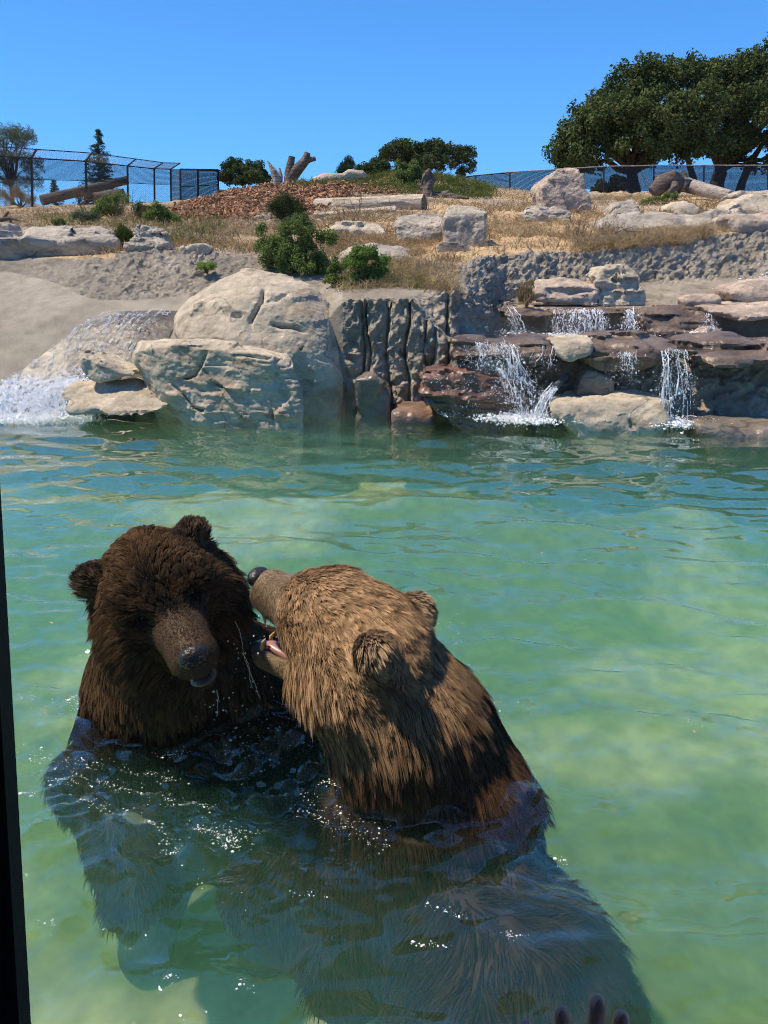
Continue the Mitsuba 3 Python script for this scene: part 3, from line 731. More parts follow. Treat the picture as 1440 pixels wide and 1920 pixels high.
put('trunk', tube([at(1385, 368, 62), at(1392, 340, 62), at(1410, 300, 62), at(1440, 255, 61)], [0.35, 0.3, 0.24, 0.12], 8, 0.08, 4), 'bark', smooth=50, parent=k2)
put('trunk', tube([at(1306, 368, 62), at(1300, 335, 62), at(1290, 300, 61), at(1270, 262, 60)], [0.3, 0.24, 0.2, 0.1], 8, 0.08, 5), 'bark', smooth=50, parent=k2)
b = at(1165, 372, 66)
tree('bush', 'low round dark bush seen under the fence cloth below the oaks', b, at(1162, 362, 66), [(at(1165, 352, 66), (1.1, 1.0, 0.75)), (at(1135, 356, 66), (0.8, 0.8, 0.5))], 30, 0.35, 5000, 0.12, 'dark_leaf', 0.06, 103, cat='bush', spread=5)
# the middle oak on the knoll
b = at(805, 345, 60)
tree('oak_tree', 'small round topped oak behind the grassy knoll', b, at(800, 322, 60), [(at(735, 300, 60), (1.5, 1.4, 1.0)), (at(765, 282, 60), (1.6, 1.5, 0.75)), (at(810, 283, 60), (1.6, 1.5, 0.8)), (at(855, 292, 60), (1.3, 1.2, 0.8)), (at(870, 308, 60), (0.8, 0.9, 0.6)), (at(800, 308, 59), (2.2, 1.4, 0.8)), (at(710, 312, 60), (0.7, 0.8, 0.6)), (at(872, 322, 60), (0.5, 0.5, 0.3))], 170, 0.34, 24000, 0.075, 'dark_leaf', 0.2, 104, spread=14)
b = at(458, 362, 56)
tree('oak_tree', 'compact round dark tree between the fence corner and the forked trunk', b, at(457, 348, 56), [(at(440, 325, 56), (0.95, 1.0, 0.85)), (at(475, 322, 56), (0.95, 1.0, 0.8)), (at(458, 335, 55), (1.5, 1.1, 0.75)), (at(425, 340, 56), (0.55, 0.6, 0.55)), (at(492, 340, 56), (0.5, 0.6, 0.5))], 110, 0.28, 16000, 0.065, 'dark_leaf', 0.14, 105, spread=8)
# left side beyond the fence
b = at(22, 396, 52)
tree('willow_tree', 'grey green feathery tree cut by the left edge behind the fence', b, at(22, 350, 52), [(at(5, 262, 52), (1.5, 1.4, 1.0)), (at(40, 265, 52), (1.1, 1.2, 1.1)), (at(20, 310, 52), (1.9, 1.4, 1.2)), (at(-40, 290, 52), (1.8, 1.4, 1.6)), (at(65, 310, 52), (0.8, 0.8, 0.9)), (at(60, 350, 52), (1.0, 1.0, 0.9)), (at(0, 355, 52), (1.6, 1.0, 0.9))], 200, 0.32, 15000, 0.07, 'silver_leaf', 0.12, 106, spread=22, aspect=0.3)
# a young conifer behind the fence: whorls of drooping boughs
key = thing('conifer_tree', 'pointed young conifer standing behind the black fence', 'tree')
cb, ct = at(186, 395, 47), at(184, 243, 47)
put('trunk', tube([cb, (cb + ct) / 2, ct], [0.11, 0.07, 0.012], 7), 'bark', smooth=50, parent=key)
cs, rs = [], []
crng = np.random.default_rng(7)
for i in range(26):
    t = i / 25
    z = cb * (1 - (0.1 + 0.88 * t)) + ct * (0.1 + 0.88 * t)
    R = 1.25 * (1 - t) ** 0.8 + 0.06
    for k in range(max(4, int(11 * (1 - t)) + 3)):
        a = crng.uniform(0, 6.28)
        for q in np.linspace(0.25, 1, 5) * R * crng.uniform(0.75, 1.1):
            cs.append(z + np.array([np.cos(a) * q, np.sin(a) * q, -0.12 * q + crng.normal() * 0.03])); rs.append((0.13, 0.13, 0.05))
put('crown', leaves(cs, np.array(rs), 9000, 0.075, 8, aspect=0.22), 'needle', parent=key)
key = thing('conifer_tree', 'tiny conifer seen low behind the left fence post', 'tree')
cb, ct = at(104, 398, 50), at(101, 340, 50)
put('trunk', tube([cb, ct], [0.06, 0.01], 6), 'bark', parent=key)
cs, rs = [], []
for i in range(14):
    t = i / 13
    for k in range(8):
        a, q = crng.uniform(0, 6.28), (0.75 * (1 - t) + 0.05) * crng.uniform(0.4, 1)
        cs.append(cb * (1 - t) + ct * t + np.array([np.cos(a) * q, np.sin(a) * q, -0.1 * q])); rs.append((0.13, 0.13, 0.06))
put('crown', leaves(cs, np.array(rs), 2500, 0.07, 9, aspect=0.22), 'needle', parent=key)


def shrub(label, px, py_base, lobes, Y=None, n=3000, leaf=0.022, m='shrub_leaf', seed=0, r=0.10, stems=10, nc_=40, aspect=0.5, cat='shrub', up=0.35):
    """A many-stemmed bush standing where the ground is seen at (px, py_base); lobes [(px, py, rx, rz)]."""
    g = ground_at(px, py_base, 4.0, 9.9)
    Y = Y or g[1]
    base = at(px, py_base, Y)
    key = thing('shrub', label, cat)
    lb = [(at(a, b_, Y + crng.normal() * 0.05), (rx, rx * 0.9, rz)) for a, b_, rx, rz in lobes]
    cs, rs = crown_clumps(lb, nc_, seed, r)
    n, leaf, rs = int(n * 1.7), leaf * 0.62, rs * 0.9
    rng = np.random.default_rng(seed)
    pick = rng.choice(len(cs), min(stems, len(cs)), replace=False)
    put('stems', join(branches(base - [0, 0, 0.05], cs[pick], 0.012 * Y / 10, seed, 5)), 'bark', smooth=50, parent=key)
    put('foliage', leaves(cs, rs, n, leaf, seed + 1, aspect=aspect, up=up), m, parent=key)
    return key


shrub('tall dense green bush rising behind the huge boulder', 560, 530, [(560, 430, .18, .2), (545, 465, .22, .22), (575, 480, .2, .22), (500, 470, .18, .22), (520, 490, .2, .18), (610, 450, .12, .16), (600, 500, .16, .16), (560, 510, .28, .16), (490, 440, .09, .1)], 9.6, 11000, 0.024, seed=1, r=0.085, nc_=130, stems=30)
shrub('rounded bright green bush just right of the huge boulder', 690, 556, [(690, 485, .13, .12), (665, 500, .12, .14), (715, 505, .12, .14), (690, 525, .2, .14), (675, 470, .08, .08)], 8.75, 7500, 0.02, 'bright_leaf', seed=2, r=0.06, nc_=90, stems=26)
shrub('thin low green sprig between boulder and rounded bush', 630, 545, [(630, 500, .07, .12), (622, 530, .09, .1), (640, 535, .08, .08)], 8.9, 2000, 0.02, 'shrub_leaf', seed=3, r=0.05, nc_=30)
shrub('low bright weeds at the foot of the rounded bush', 655, 560, [(650, 550, .09, .06), (735, 545, .1, .07), (700, 552, .16, .05)], 8.6, 2200, 0.02, 'bright_leaf', seed=4, r=0.045, nc_=40)
shrub('small green tuft on the bank left of the huge boulder', 388, 504, [(388, 499, .10, .05), (378, 502, .07, .04), (399, 501, .07, .04)], 9.3, 1000, 0.018, 'bright_leaf', seed=5, r=0.04, nc_=20)
shrub('dark green broom-like bush in front of the wood chips', 535, 415, [(535, 385, .22, .22), (515, 395, .2, .18), (558, 392, .2, .2), (538, 400, .32, .15)], None, 4200, 0.04, 'dark_leaf', seed=6, r=0.11, nc_=70, aspect=0.2, stems=30)
shrub('grey green bush left of the tall weeds near the fence', 215, 410, [(210, 388, .4, .28), (225, 378, .22, .2), (190, 398, .25, .16)], None, 3600, 0.04, 'shrub_leaf', seed=7, r=0.12, nc_=60)
shrub('small dark bush to the right of the tall brown weeds', 275, 414, [(270, 402, .2, .2), (262, 395, .14, .18)], None, 1800, 0.035, 'dark_leaf', seed=8, r=0.09, nc_=30, aspect=0.3)
shrub('loose green bush in the weeds left of the wood chips', 305, 420, [(298, 405, .24, .22), (318, 415, .2, .14)], None, 2400, 0.035, 'shrub_leaf', seed=9, r=0.09, nc_=40)
shrub('small grey green bush behind the left flat slab', 158, 420, [(158, 408, .28, .16), (175, 412, .2, .12)], None, 2000, 0.03, 'silver_leaf', seed=10, r=0.09, nc_=36)
shrub('little green plant by the left flat slab', 112, 426, [(112, 418, .14, .09)], None, 800, 0.03, 'shrub_leaf', seed=11, r=0.06, nc_=16)
shrub('spiky blue green bush on the knoll left of the driftwood', 650, 338, [(650, 318, .25, .4), (642, 325, .2, .25)], 26, 2000, 0.07, 'needle', seed=12, r=0.13, nc_=36, aspect=0.15, up=1.2)
shrub('round green bush on top of the grassy knoll', 760, 342, [(762, 322, .42, .35), (748, 330, .3, .25), (778, 330, .3, .25)], 25, 4000, 0.05, 'shrub_leaf', seed=13, r=0.14, nc_=60)
shrub('dark bush on the knoll behind the driftwood', 700, 335, [(690, 322, .45, .3), (712, 318, .4, .3), (672, 328, .3, .2)], 27, 3400, 0.05, 'dark_leaf', seed=14, r=0.14, nc_=60)
shrub('sprawling green weed on the rocks below the dead tree', 1240, 385, [(1232, 376, .25, .1), (1260, 370, .2, .12), (1215, 382, .2, .08)], None, 1800, 0.03, 'shrub_leaf', seed=15, r=0.07, nc_=40)
shrub('green weed in the crack left of the grey block', 682, 436, [(682, 428, .1, .06)], None, 500, 0.02, 'shrub_leaf', seed=16, r=0.05, nc_=12)
shrub('yellow green tall grass clump at the left end of the waterfall basin', 988, 568, [(988, 550, .06, .12), (978, 556, .06, .09), (996, 556, .05, .08)], 9.0, 700, 0.07, 'dry_blade', seed=17, r=0.05, nc_=24, aspect=0.08, up=2.5)
shrub('pale yellow tall weeds beside the small rock heap', 236, 462, [(232, 450, .12, .16), (220, 456, .1, .12)], 10.6, 900, 0.08, 'green_blade', seed=18, r=0.06, nc_=24, aspect=0.06, up=2.0)
shrub('pale feathery grass bush behind the fence at the left edge', 40, 392, [(30, 372, .6, .5), (55, 380, .4, .35), (0, 375, .5, .5)], 40, 3500, 0.09, 'dry_blade', seed=19, r=0.2, nc_=60, aspect=0.1, up=1.5)
shrub('tuft of pinkish dry reeds beside the fence post', 150, 388, [(148, 368, .22, .4), (168, 374, .25, .3), (182, 378, .2, .25)], 36, 1500, 0.09, 'dead_stem', seed=20, r=0.14, nc_=36, aspect=0.08, up=2.0)


# grass: blades rooted on the land, one mesh for each kind
def land_points(n, u0, u1, s0, s1, seed, keep=None):
    rng = np.random.default_rng(seed)
    ui = np.where((ucol >= u0) & (ucol <= u1))[0]; si_ = np.where((seg_ >= s0) & (seg_ <= s1))[0]
    a = rng.uniform(ui[0], ui[-1] - 1.001, n * 3); b_ = rng.uniform(si_[0], si_[-1] - 1.001, n * 3)
    i, j = a.astype(int), b_.astype(int)
    fa, fb_ = (a - i)[:, None], (b_ - j)[:, None]
    p = (G[i, j] * (1 - fa) + G[i + 1, j] * fa) * (1 - fb_) + (G[i, j + 1] * (1 - fa) + G[i + 1, j + 1] * fa) * fb_
    ok = np.ones(len(p), bool)
    if keep is not None: ok = rng.random(len(p)) < keep(p)
    return p[ok][:n]


def blades(p, L, w, seed, lean=0.5, per=6, spread=0.05):
    rng = np.random.default_rng(seed)
    p = np.repeat(p, per, 0) + np.concatenate([rng.normal(size=(len(p) * per, 2)) * spread, np.zeros((len(p) * per, 1))], 1)
    n = len(p)
    d = unit(np.concatenate([rng.normal(size=(n, 2)) * lean, np.ones((n, 1))], 1))
    l = (L * rng.uniform(0.4, 1.3, n))[:, None]
    s = unit(np.cross(d, rng.normal(size=(n, 3)))) * w
    tip = p + d * l + np.concatenate([d[:, :2] * l * 0.5, -0.15 * l], 1)
    mid = p + d * l * 0.55
    V = np.stack([p - s, p + s, mid - s * 0.7, mid + s * 0.7, tip], 1)
    i = np.arange(n)[:, None] * 5
    f = np.vstack([i + np.array([0, 1, 3]), i + np.array([0, 3, 2]), i + np.array([2, 3, 4])])
    return V.reshape(-1, 3), f


patch = lambda p: sstep(0.45, 0.6, fb(p * [1, 1, 0], 0.8, 2, 41))
g1 = blades(land_points(3600, 60, 1440, 5.98, 7.6, 1, lambda p: 0.15 + patch(p)), 0.15, 0.004, 1, 0.7)
g2 = blades(land_points(3200, 0, 1440, 7.6, 9.2, 2, lambda p: 0.15 + patch(p)), 0.17, 0.008, 2, 0.9, spread=0.12)
g3 = blades(land_points(900, 640, 860, 4.2, 5.9, 3, lambda p: 0.1 + patch(p)), 0.13, 0.003, 3, 0.7)
g4 = blades(land_points(420, 1080, 1340, 5.9, 6.4, 4), 0.2, 0.004, 4, 0.9, per=8)
tag(put('dry_grass', join([g1, g2, g3, g4]), 'dry_blade'), 'dry straw coloured grass over the bank and hillside', 'grass', kind='stuff')
gk = blades(land_points(2600, 560, 920, 8.3, 9.3, 5, lambda p: sstep(2.9, 3.2, p[:, 2]) * 1.0), 0.22, 0.012, 5, 0.8, spread=0.15)
gm = blades(land_points(420, 70, 420, 6.3, 8.4, 6, patch), 0.2, 0.006, 6, 0.6, spread=0.08)
gn = blades(land_points(160, 640, 800, 4.3, 5.2, 7, patch), 0.14, 0.003, 7, 0.6)
tag(put('green_grass', join([gk, gm, gn]), 'green_blade'), 'green and yellowing grass on the knoll and in the weeds', 'grass', kind='stuff')
# tall dead weeds: thin branching stalks
st = []
wrg = np.random.default_rng(21)
for px, py, h, n in ((1088, 452, .35, 26), (1120, 448, .3, 20), (920, 425, .45, 6), (668, 408, .5, 6), (735, 405, .4, 5), (245, 415, .5, 22), (262, 420, .4, 12), (1220, 362, .7, 6), (640, 425, .35, 8), (1340, 400, .3, 14), (850, 462, .3, 9), (780, 540, .22, 12), (770, 525, .2, 10), (1010, 470, .25, 8), (560, 455, .3, 12), (360, 460, .25, 12), (430, 455, .28, 12)):
    g = ground_at(px, py, 4.5, 9.5)
    for k in range(n):
        b0 = g + np.array([wrg.normal() * .16, wrg.normal() * .2, -0.03])
        d = unit(np.array([wrg.normal() * .35, wrg.normal() * .35, 1]))
        L = h * wrg.uniform(0.5, 1.2) * (g[1] / 11) ** 0.3
        r = 0.0035 * g[1] / 11
        m = b0 + d * L * 0.55 + wrg.normal(size=3) * 0.02
        e = b0 + d * L + wrg.normal(size=3) * 0.05
        st.append(tube([b0, m, e], [r, r * 0.8, r * 0.4], 3))
        for q in range(3):
            c = b0 + (e - b0) * wrg.uniform(0.4, 0.9)
            st.append(tube([c, c + unit(d + wrg.normal(size=3) * 0.7) * L * 0.3], [r * 0.7, r * 0.3], 3))
tag(put('dead_weeds', join(st), 'dead_stem'), 'thin brown dead weed stalks over the bank', 'weeds', kind='stuff')

#@@BUILT
# ------------------------------------------------------------------ wood chips, logs, dead trees
def log(label, a, b_, r0, r1, m, end='log_end', seed=0, name='log', cat='log', bend=0.0, split=False):
    key = thing(name, label, cat)
    a, b_ = np.asarray(a, float), np.asarray(b_, float)
    t = np.linspace(0, 1, 14)[:, None]
    p = a + (b_ - a) * t + np.array([0, 0, 1]) * bend * np.sin(t * np.pi)
    r = r0 + (r1 - r0) * t[:, 0]
    v, f = tube(p, r, 22, 0.0, seed)
    ax = unit(b_ - a)
    core = a + ((v - a) @ ax)[:, None] * ax
    rad = v - core
    k = 1 + 0.35 * (fb(np.stack([np.arctan2(rad[:, 2], rad @ np.cross(ax, [0, 0, 1])) * 2.2, (v @ ax) * 0.6, 0 * v[:, 0]], -1), 1.0, 3, seed) - 0.5)
    v = core + rad * k[:, None]
    put('trunk', (v, f), m, smooth=60, parent=key)
    for c, q, rr in ((a, -ax, r0), (b_, ax, r1)):
        dv, df = tube([c + q * 0.002, c + q * 0.012], [rr * 0.93, rr * 0.9], 22, 0.05, seed)
        put('cut_end', (dv, df), end, parent=key)
    return key


g = ground_at(700, 392, 7, 9.4); Yl = g[1]
log('big pale barkless log lying level with its dark cut end to the right', at(592, 389, Yl + 0.5), at(795, 384, Yl - 0.3), 0.17, 0.205, 'pale_wood', seed=1)
log('split pale half log lying in front of the big barkless log', at(588, 407, Yl - 0.9), at(742, 397, Yl - 0.9), 0.075, 0.105, 'pale_wood', seed=2)
log('short thin weathered log on the crest left of the knoll', at(532, 349, 24), at(598, 351, 24), 0.06, 0.075, 'grey_wood', seed=3)
log('dark leaning trunk behind the left fence', at(78, 376, 44), at(238, 338, 47), 0.26, 0.22, 'dark_wood', seed=4)
log('second dark leaning trunk lower behind the left fence', at(180, 372, 45), at(232, 360, 45), 0.32, 0.2, 'dark_wood', seed=5)
# forked dead trunk on the skyline
key = thing('dead_tree', 'bleached forked dead trunk standing against the sky left of centre', 'dead tree')
Yd = 26
put('trunk', join([
    tube([at(546, 356, Yd), at(545, 335, Yd), at(556, 318, Yd), at(572, 302, Yd), at(577, 286, Yd)], [.27, .2, .16, .135, .09], 12, .1, 1),
    tube([at(546, 345, Yd), at(543, 325, Yd), at(545, 307, Yd), at(547, 293, Yd)], [.2, .16, .11, .09], 11, .1, 2),
    tube([at(572, 304, Yd), at(580, 300, Yd), at(587, 298, Yd), at(592, 297, Yd)], [.1, .085, .075, .06], 10, .1, 3)]), 'dark_wood', smooth=60, parent=key)
put('trunk', join([tube([at(522, 357, Yd), at(521, 340, Yd), at(513, 322, Yd), at(502, 302, Yd)], [.17, .14, .11, .015], 9, .12, 4), tube([at(524, 345, Yd), at(526, 330, Yd), at(524, 315, Yd)], [.1, .07, .03], 8, .12, 5)]), 'grey_wood', smooth=60, parent=key)
# upturned root plate and fallen roots right of the knoll
key = thing('tree_stump', 'dark upright root stump on the right slope of the knoll', 'stump')
g = ground_at(800, 368, 8, 9.4); Y = g[1]
put('trunk', join([tube([at(801, 374, Y), at(800, 355, Y), at(804, 338, Y), at(802, 328, Y), at(805, 316, Y)], [.27, .17, .15, .10, .05], 10, .22, 1), tube([at(797, 352, Y), at(794, 338, Y), at(796, 326, Y)], [.09, .07, .03], 7, .2, 9), tube([at(800, 360, Y), at(790, 352, Y), at(783, 343, Y)], [.17, .1, .03], 7, .1, 2), tube([at(806, 345, Y), at(812, 335, Y), at(808, 324, Y)], [.1, .07, .03], 7, .1, 3), tube([at(798, 362, Y), at(786, 366, Y), at(776, 369, Y)], [.17, .12, .04], 7, .1, 4)]), 'dark_wood', smooth=60, parent=key)
key = thing('root_snag', 'low tangle of fallen grey roots right of the upright stump', 'roots')
put('roots', join([tube([at(815, 372, Y), at(835, 368, Y), at(858, 374, Y), at(882, 378, Y)], [.16, .13, .1, .04], 8, .12, 5), tube([at(828, 372, Y), at(836, 362, Y), at(842, 357, Y)], [.08, .06, .02], 6, .1, 6), tube([at(840, 374, Y - .2), at(862, 370, Y - .2), at(880, 372, Y - .2)], [.08, .06, .02], 6, .1, 7), tube([at(818, 376, Y - .2), at(850, 378, Y - .2), at(875, 380, Y - .2)], [.09, .08, .04], 6, .1, 8)]), 'dark_wood', smooth=60, parent=key)
key = thing('driftwood', 'pale bleached driftwood on the crest between forked trunk and knoll', 'driftwood')
put('trunk', join([tube([at(588, 343, 25), at(610, 338, 25), at(640, 334, 25), at(672, 333, 25)], [.14, .2, .18, .08], 9, .12, 1), tube([at(640, 336, 25), at(655, 326, 25), at(680, 328, 25), at(686, 333, 25)], [.12, .13, .12, .07], 8, .14, 2), tube([at(618, 336, 25), at(622, 329, 25), at(628, 327, 25)], [.1, .07, .02], 7, .1, 3)]), 'pale_wood', smooth=60, parent=key)
key = thing('fallen_tree', 'fallen grey dead tree with upturned roots on the right skyline', 'dead tree')
put('trunk', join([tube([at(1278, 345, 24), at(1300, 350, 24), at(1330, 358, 23), at(1372, 366, 22)], [.22, .2, .17, .12], 10, .08, 1)]), 'grey_wood', smooth=60, parent=key)
put('root_plate', join([tube([at(1225, 362, 24), at(1240, 346, 24), at(1258, 340, 24), at(1282, 350, 24)], [.2, .26, .28, .2], 9, .15, 2), tube([at(1282, 352, 24), at(1284, 335, 24), at(1280, 320, 24)], [.18, .12, .05], 8, .12, 3), tube([at(1230, 360, 24), at(1222, 350, 24), at(1228, 344, 24)], [.12, .08, .03], 7, .1, 4), tube([at(1262, 340, 24), at(1266, 352, 23.6), at(1250, 364, 23.6)], [.14, .12, .05], 7, .1, 5)]), 'dark_wood', smooth=60, parent=key)
key = thing('branch', 'gnarled bare branch lying at the left edge behind the slab', 'branch')
g = ground_at(15, 430, 6, 8); Y = g[1]
put('wood', join([tube([at(-30, 425, Y), at(0, 412, Y), at(20, 408, Y), at(36, 414, Y)], [.05, .05, .04, .015], 7, .1, 1), tube([at(5, 412, Y), at(12, 402, Y), at(16, 396, Y)], [.035, .03, .01], 6, .1, 2), tube([at(18, 410, Y), at(22, 420, Y), at(14, 430, Y)], [.03, .025, .01], 6, .1, 3)]), 'dark_wood', smooth=60, parent=key)
srg = np.random.default_rng(33)
for lb_, px, py, dx, dy in (('pale bare stick lying flat at the front of the dead brush', 1150, 448, 60, -2), ('bent bare stick on the right of the dead brush', 1200, 440, 44, 8), ('long bare stick slanting down over the bank edge', 1180, 444, 26, 26), ('short pale stick crossing the others in the dead brush', 1168, 436, 42, -14)):
    g = ground_at(px, py, 5.6, 6.6); Y = g[1]
    k_ = thing('stick', lb_, 'stick')
    put('wood', tube([up_(at(px - dx * .6, py - dy * .6, Y), .02), up_(at(px, py, Y), .05), up_(at(px + dx * .6, py + dy * .6, Y), .03)], [.016, .014, .006], 6, .1, 3), 'grey_wood', smooth=60, parent=k_)
# chips


def chip_cover(p):
    c1, c2 = at(480, 380, 19.5), at(640, 365, 21.5)
    d1 = np.sqrt(((p[:, 0] - c1[0]) / 2.25) ** 2 + ((p[:, 1] - c1[1]) / 3.0) ** 2)
    d2 = np.sqrt(((p[:, 0] - c2[0]) / 1.6) ** 2 + ((p[:, 1] - c2[1]) / 1.6) ** 2)
    return np.clip(sstep(1.15, 0.8, np.minimum(d1, d2)), 0, 1)


rngc = np.random.default_rng(52)
cp = land_points(13000, 300, 820, 6.9, 9.3, 51, chip_cover)
for nm_, sel in (('chip_orange', 0), ('chip_tan', 1), ('chip_brown', 2)):
    q = cp[sel::3]
    n = len(q)
    a = unit(rngc.normal(size=(n, 3)) * [1, 1, 0.45])
    nrm = unit(np.cross(a, rngc.normal(size=(n, 3))))
    b_ = np.cross(nrm, a)
    L = rngc.uniform(0.035, 0.10, (n, 1)); W = rngc.uniform(0.012, 0.03, (n, 1)); H = rngc.uniform(0.005, 0.012, (n, 1))
    q = q + [0, 0, 0.03] + rngc.uniform(-0.02, 0.03, (n, 1)) * [0, 0, 1]
    V = np.stack([q + a * L * sx + b_ * W * sy + nrm * H * sz for sx in (-1, 1) for sy in (-1, 1) for sz in (-1, 1)], 1)
    F6 = np.array([[0, 1, 3], [0, 3, 2], [4, 6, 7], [4, 7, 5], [0, 4, 5], [0, 5, 1], [2, 3, 7], [2, 7, 6], [0, 2, 6], [0, 6, 4], [1, 5, 7], [1, 7, 3]])
    tag(f'wood_chips__{nm_[5:]}_chips', kind='stuff'); scene[f'wood_chips__{nm_[5:]}_chips'] = mikit.ply((V.reshape(-1, 3), (F6[None] + 8 * np.arange(n)[:, None, None]).reshape(-1, 3)), nm_)
tag('wood_chips', 'heap of reddish brown wood chips on the hillside left of the logs', 'wood chips', kind='stuff')


# ------------------------------------------------------------------ fences
def wires(a, b_, c, d, n, r, cross=False):
    """n thin wires from the edge a-b to the edge c-d."""
    out = []
    for i in range(n):
        t = (i + 0.5) / n
        out.append(tube([a + (b_ - a) * t, c + (d - c) * t], [r, r], 3))
    return out


def chain(p00, p10, p11, p01, pitch, r):
    """Diagonal wires filling the panel p00 p10 (foot) p11 p01 (head)."""
    w, h = np.linalg.norm(p10 - p00), np.linalg.norm(p01 - p00)
    P = lambda u, v: (p00 * (1 - u) + p10 * u) * (1 - v) + (p01 * (1 - u) + p11 * u) * v
    out = []
    n = int((w + h) / pitch)
    for i in range(n):
        s = (i + 0.5) * pitch
        u0, v0 = (s, 0) if s < w else (w, s - w)
        u1, v1 = (0, s) if s < h else (s - h, h)
        out.append(tube([P(u0 / w, v0 / h), P(u1 / w, v1 / h)], [r, r], 3))
        out.append(tube([P(1 - u0 / w, v0 / h), P(1 - u1 / w, v1 / h)], [r, r], 3))
    return out


def cloth(p00, p10, p11, p01, pitch, cover):
    """Woven shade cloth: flat ribbons with gaps between."""
    h = np.linalg.norm(p01 - p00)
    n = int(h / pitch)
    vs, fs = [], []
    for i in range(n):
        t0, t1 = i / n, (i + cover) / n
        q = np.array([p00 + (p01 - p00) * t0, p10 + (p11 - p10) * t0, p10 + (p11 - p10) * t1, p00 + (p01 - p00) * t1])
        vs.append(q); fs.append(np.array([[0, 1, 2], [0, 2, 3]]) + 4 * i)
    return np.vstack(vs), np.vstack(fs)


fence = thing('fence', 'tall black mesh fence at the left with an angled top', 'fence')
posts = [(-48, 396, 289, -40, 272, 34), (59, 391, 296, 68, 280, 37), (161, 388, 302, 172, 287, 41), (239, 386, 311, 255, 298, 45), (289, 385, 316, 306, 305, 49), (320, 384, 317, 338, 306, 52)]
pp = []
for px, pb, pk, tx_, ty, Y in posts:
    a, k_, e = at(px, pb, Y), at(px, pk, Y), at(tx_, ty, Y - 0.35)
    pp.append((a, k_, e))
    put('post', join([tube([a - [0, 0, .4], k_], [.055, .055], 8), tube([k_, e], [.04, .035], 8)]), 'black_metal', smooth=50, parent=fence)
for i in range(5):
    (a0, k0, e0), (a1, k1, e1) = pp[i], pp[i + 1]
    m0, m1 = a0 + (k0 - a0) * .58, a1 + (k1 - a1) * .58
    f0, f1 = a0 + (k0 - a0) * .03, a1 + (k1 - a1) * .03
    for q0, q1, r in ((k0, k1, .025), (m0, m1, .022), (e0, e1, .025), (f0, f1, .022)):
        put('rail', tube([q0, q1], [r, r], 6), 'black_metal', smooth=50, parent=fence)
    put('wire_panel', join(chain(f0, f1, m1, m0, .11, .0035)), 'black_metal', parent=fence)
    put('top_panel', join(chain(k0, k1, e1, e0, .11, .0035)), 'black_metal', parent=fence)
    put('cloth_panel', cloth(m0, m1, k1, k0, .045, .55), 'shade_cloth', parent=fence)
pen = thing('enclosure_cage', 'dark screened cage corner at the right end of the left fence', 'cage')
c0, c1, c2 = at(320, 384, 52.3), at(338, 383, 49), at(409, 374, 55)
t0, t1, t2 = at(320, 316, 52.3), at(338, 317, 49), at(409, 318, 55)
for q0, q1 in ((c1, t1), (c2, t2), (at(371, 378, 52), at(371, 318, 52))):
    put('post', tube([q0 - [0, 0, .3], q1], [.06, .06], 8), 'black_metal', smooth=50, parent=pen)
for q0, q1 in ((t1, t2), (c1 * .5 + t1 * .5, c2 * .5 + t2 * .5), (c1 * .95 + t1 * .05, c2 * .95 + t2 * .05)):
    put('rail', tube([q0, q1], [.035, .035], 6), 'black_metal', smooth=50, parent=pen)
put('cloth_panel', cloth(c1, c2, t2, t1, .05, .85), 'shade_cloth', parent=pen)
put('cloth_panel', cloth(c0, c1, t1, t0, .05, .8), 'shade_cloth', parent=pen)
put('roof_panel', join(chain(t1, t2, t2 + [0.2, 2.5, .1], t1 + [0.2, 2.5, .2], .2, .006)), 'black_metal', parent=pen)

fence = thing('fence', 'long low fence with dark cloth along the right skyline', 'fence')
fp = [(815, 352, 338, 58), (868, 356, 332, 56), (892, 358, 329, 55), (956, 364, 323, 53), (1050, 368, 317, 51), (1132, 372, 312, 50), (1226, 374, 310, 50), (1320, 374, 310, 50), (1440, 374, 310, 50), (1560, 374, 310, 50)]
fq = []
for i, (px, pb, pt, Y) in enumerate(fp):
    a, e = at(px, pb + 8, Y), at(px, pt, Y)
    fq.append((at(px, pb - (0 if i < 4 else 16), Y), e))
    put('post', tube([a, e], [.05, .05], 8), 'black_metal', smooth=50, parent=fence)
for (a0, e0), (a1, e1) in zip(fq[:-1], fq[1:]):
    put('rail', tube([e0, e1], [.035, .035], 6), 'grey_wood' if e1[0] > 9.5 else 'black_metal', smooth=50, parent=fence)
    put('cloth_panel', cloth(a0, a1, e1, e0, .05, .78), 'shade_cloth', parent=fence)

#@@BEARS
# ------------------------------------------------------------------ the two bears
def smin(a, b, k):
    h = np.clip(0.5 + 0.5 * (b - a) / k, 0, 1)
    return b + (a - b) * h - k * h * (1 - h)


def cone(p, a, b, ra, rb):
    a, b = np.asarray(a, float), np.asarray(b, float)
    e = b - a
    t = np.clip(((p - a) @ e) / (e @ e), 0, 1)
    return np.linalg.norm(p - a - t[:, None] * e, axis=1) - (ra + (rb - ra) * t)


def ellip(p, c, ax, r):
    """Ellipsoid with the axes in the rows of ax and the radii r."""
    q = (p - np.asarray(c)) @ np.asarray(ax).T / np.asarray(r)
    k = np.linalg.norm(q, axis=1)
    return k * (k - 1) / np.maximum(np.linalg.norm(q / np.asarray(r), axis=1), 1e-6)


def body_mesh(fn, lo, hi, h):
    g = [np.arange(a, b + h, h, dtype=np.float32) for a, b in zip(lo, hi)]
    X = np.stack(np.meshgrid(*g, indexing='ij'), -1)
    F = fn(X.reshape(-1, 3).astype(float)).reshape(X.shape[:3])
    v, f = surface_nets(F, np.asarray(lo, float), h)
    m = trimesh.Trimesh(v, f, process=False)
    parts = m.split(only_watertight=False)
    return max(parts, key=lambda x: len(x.faces))


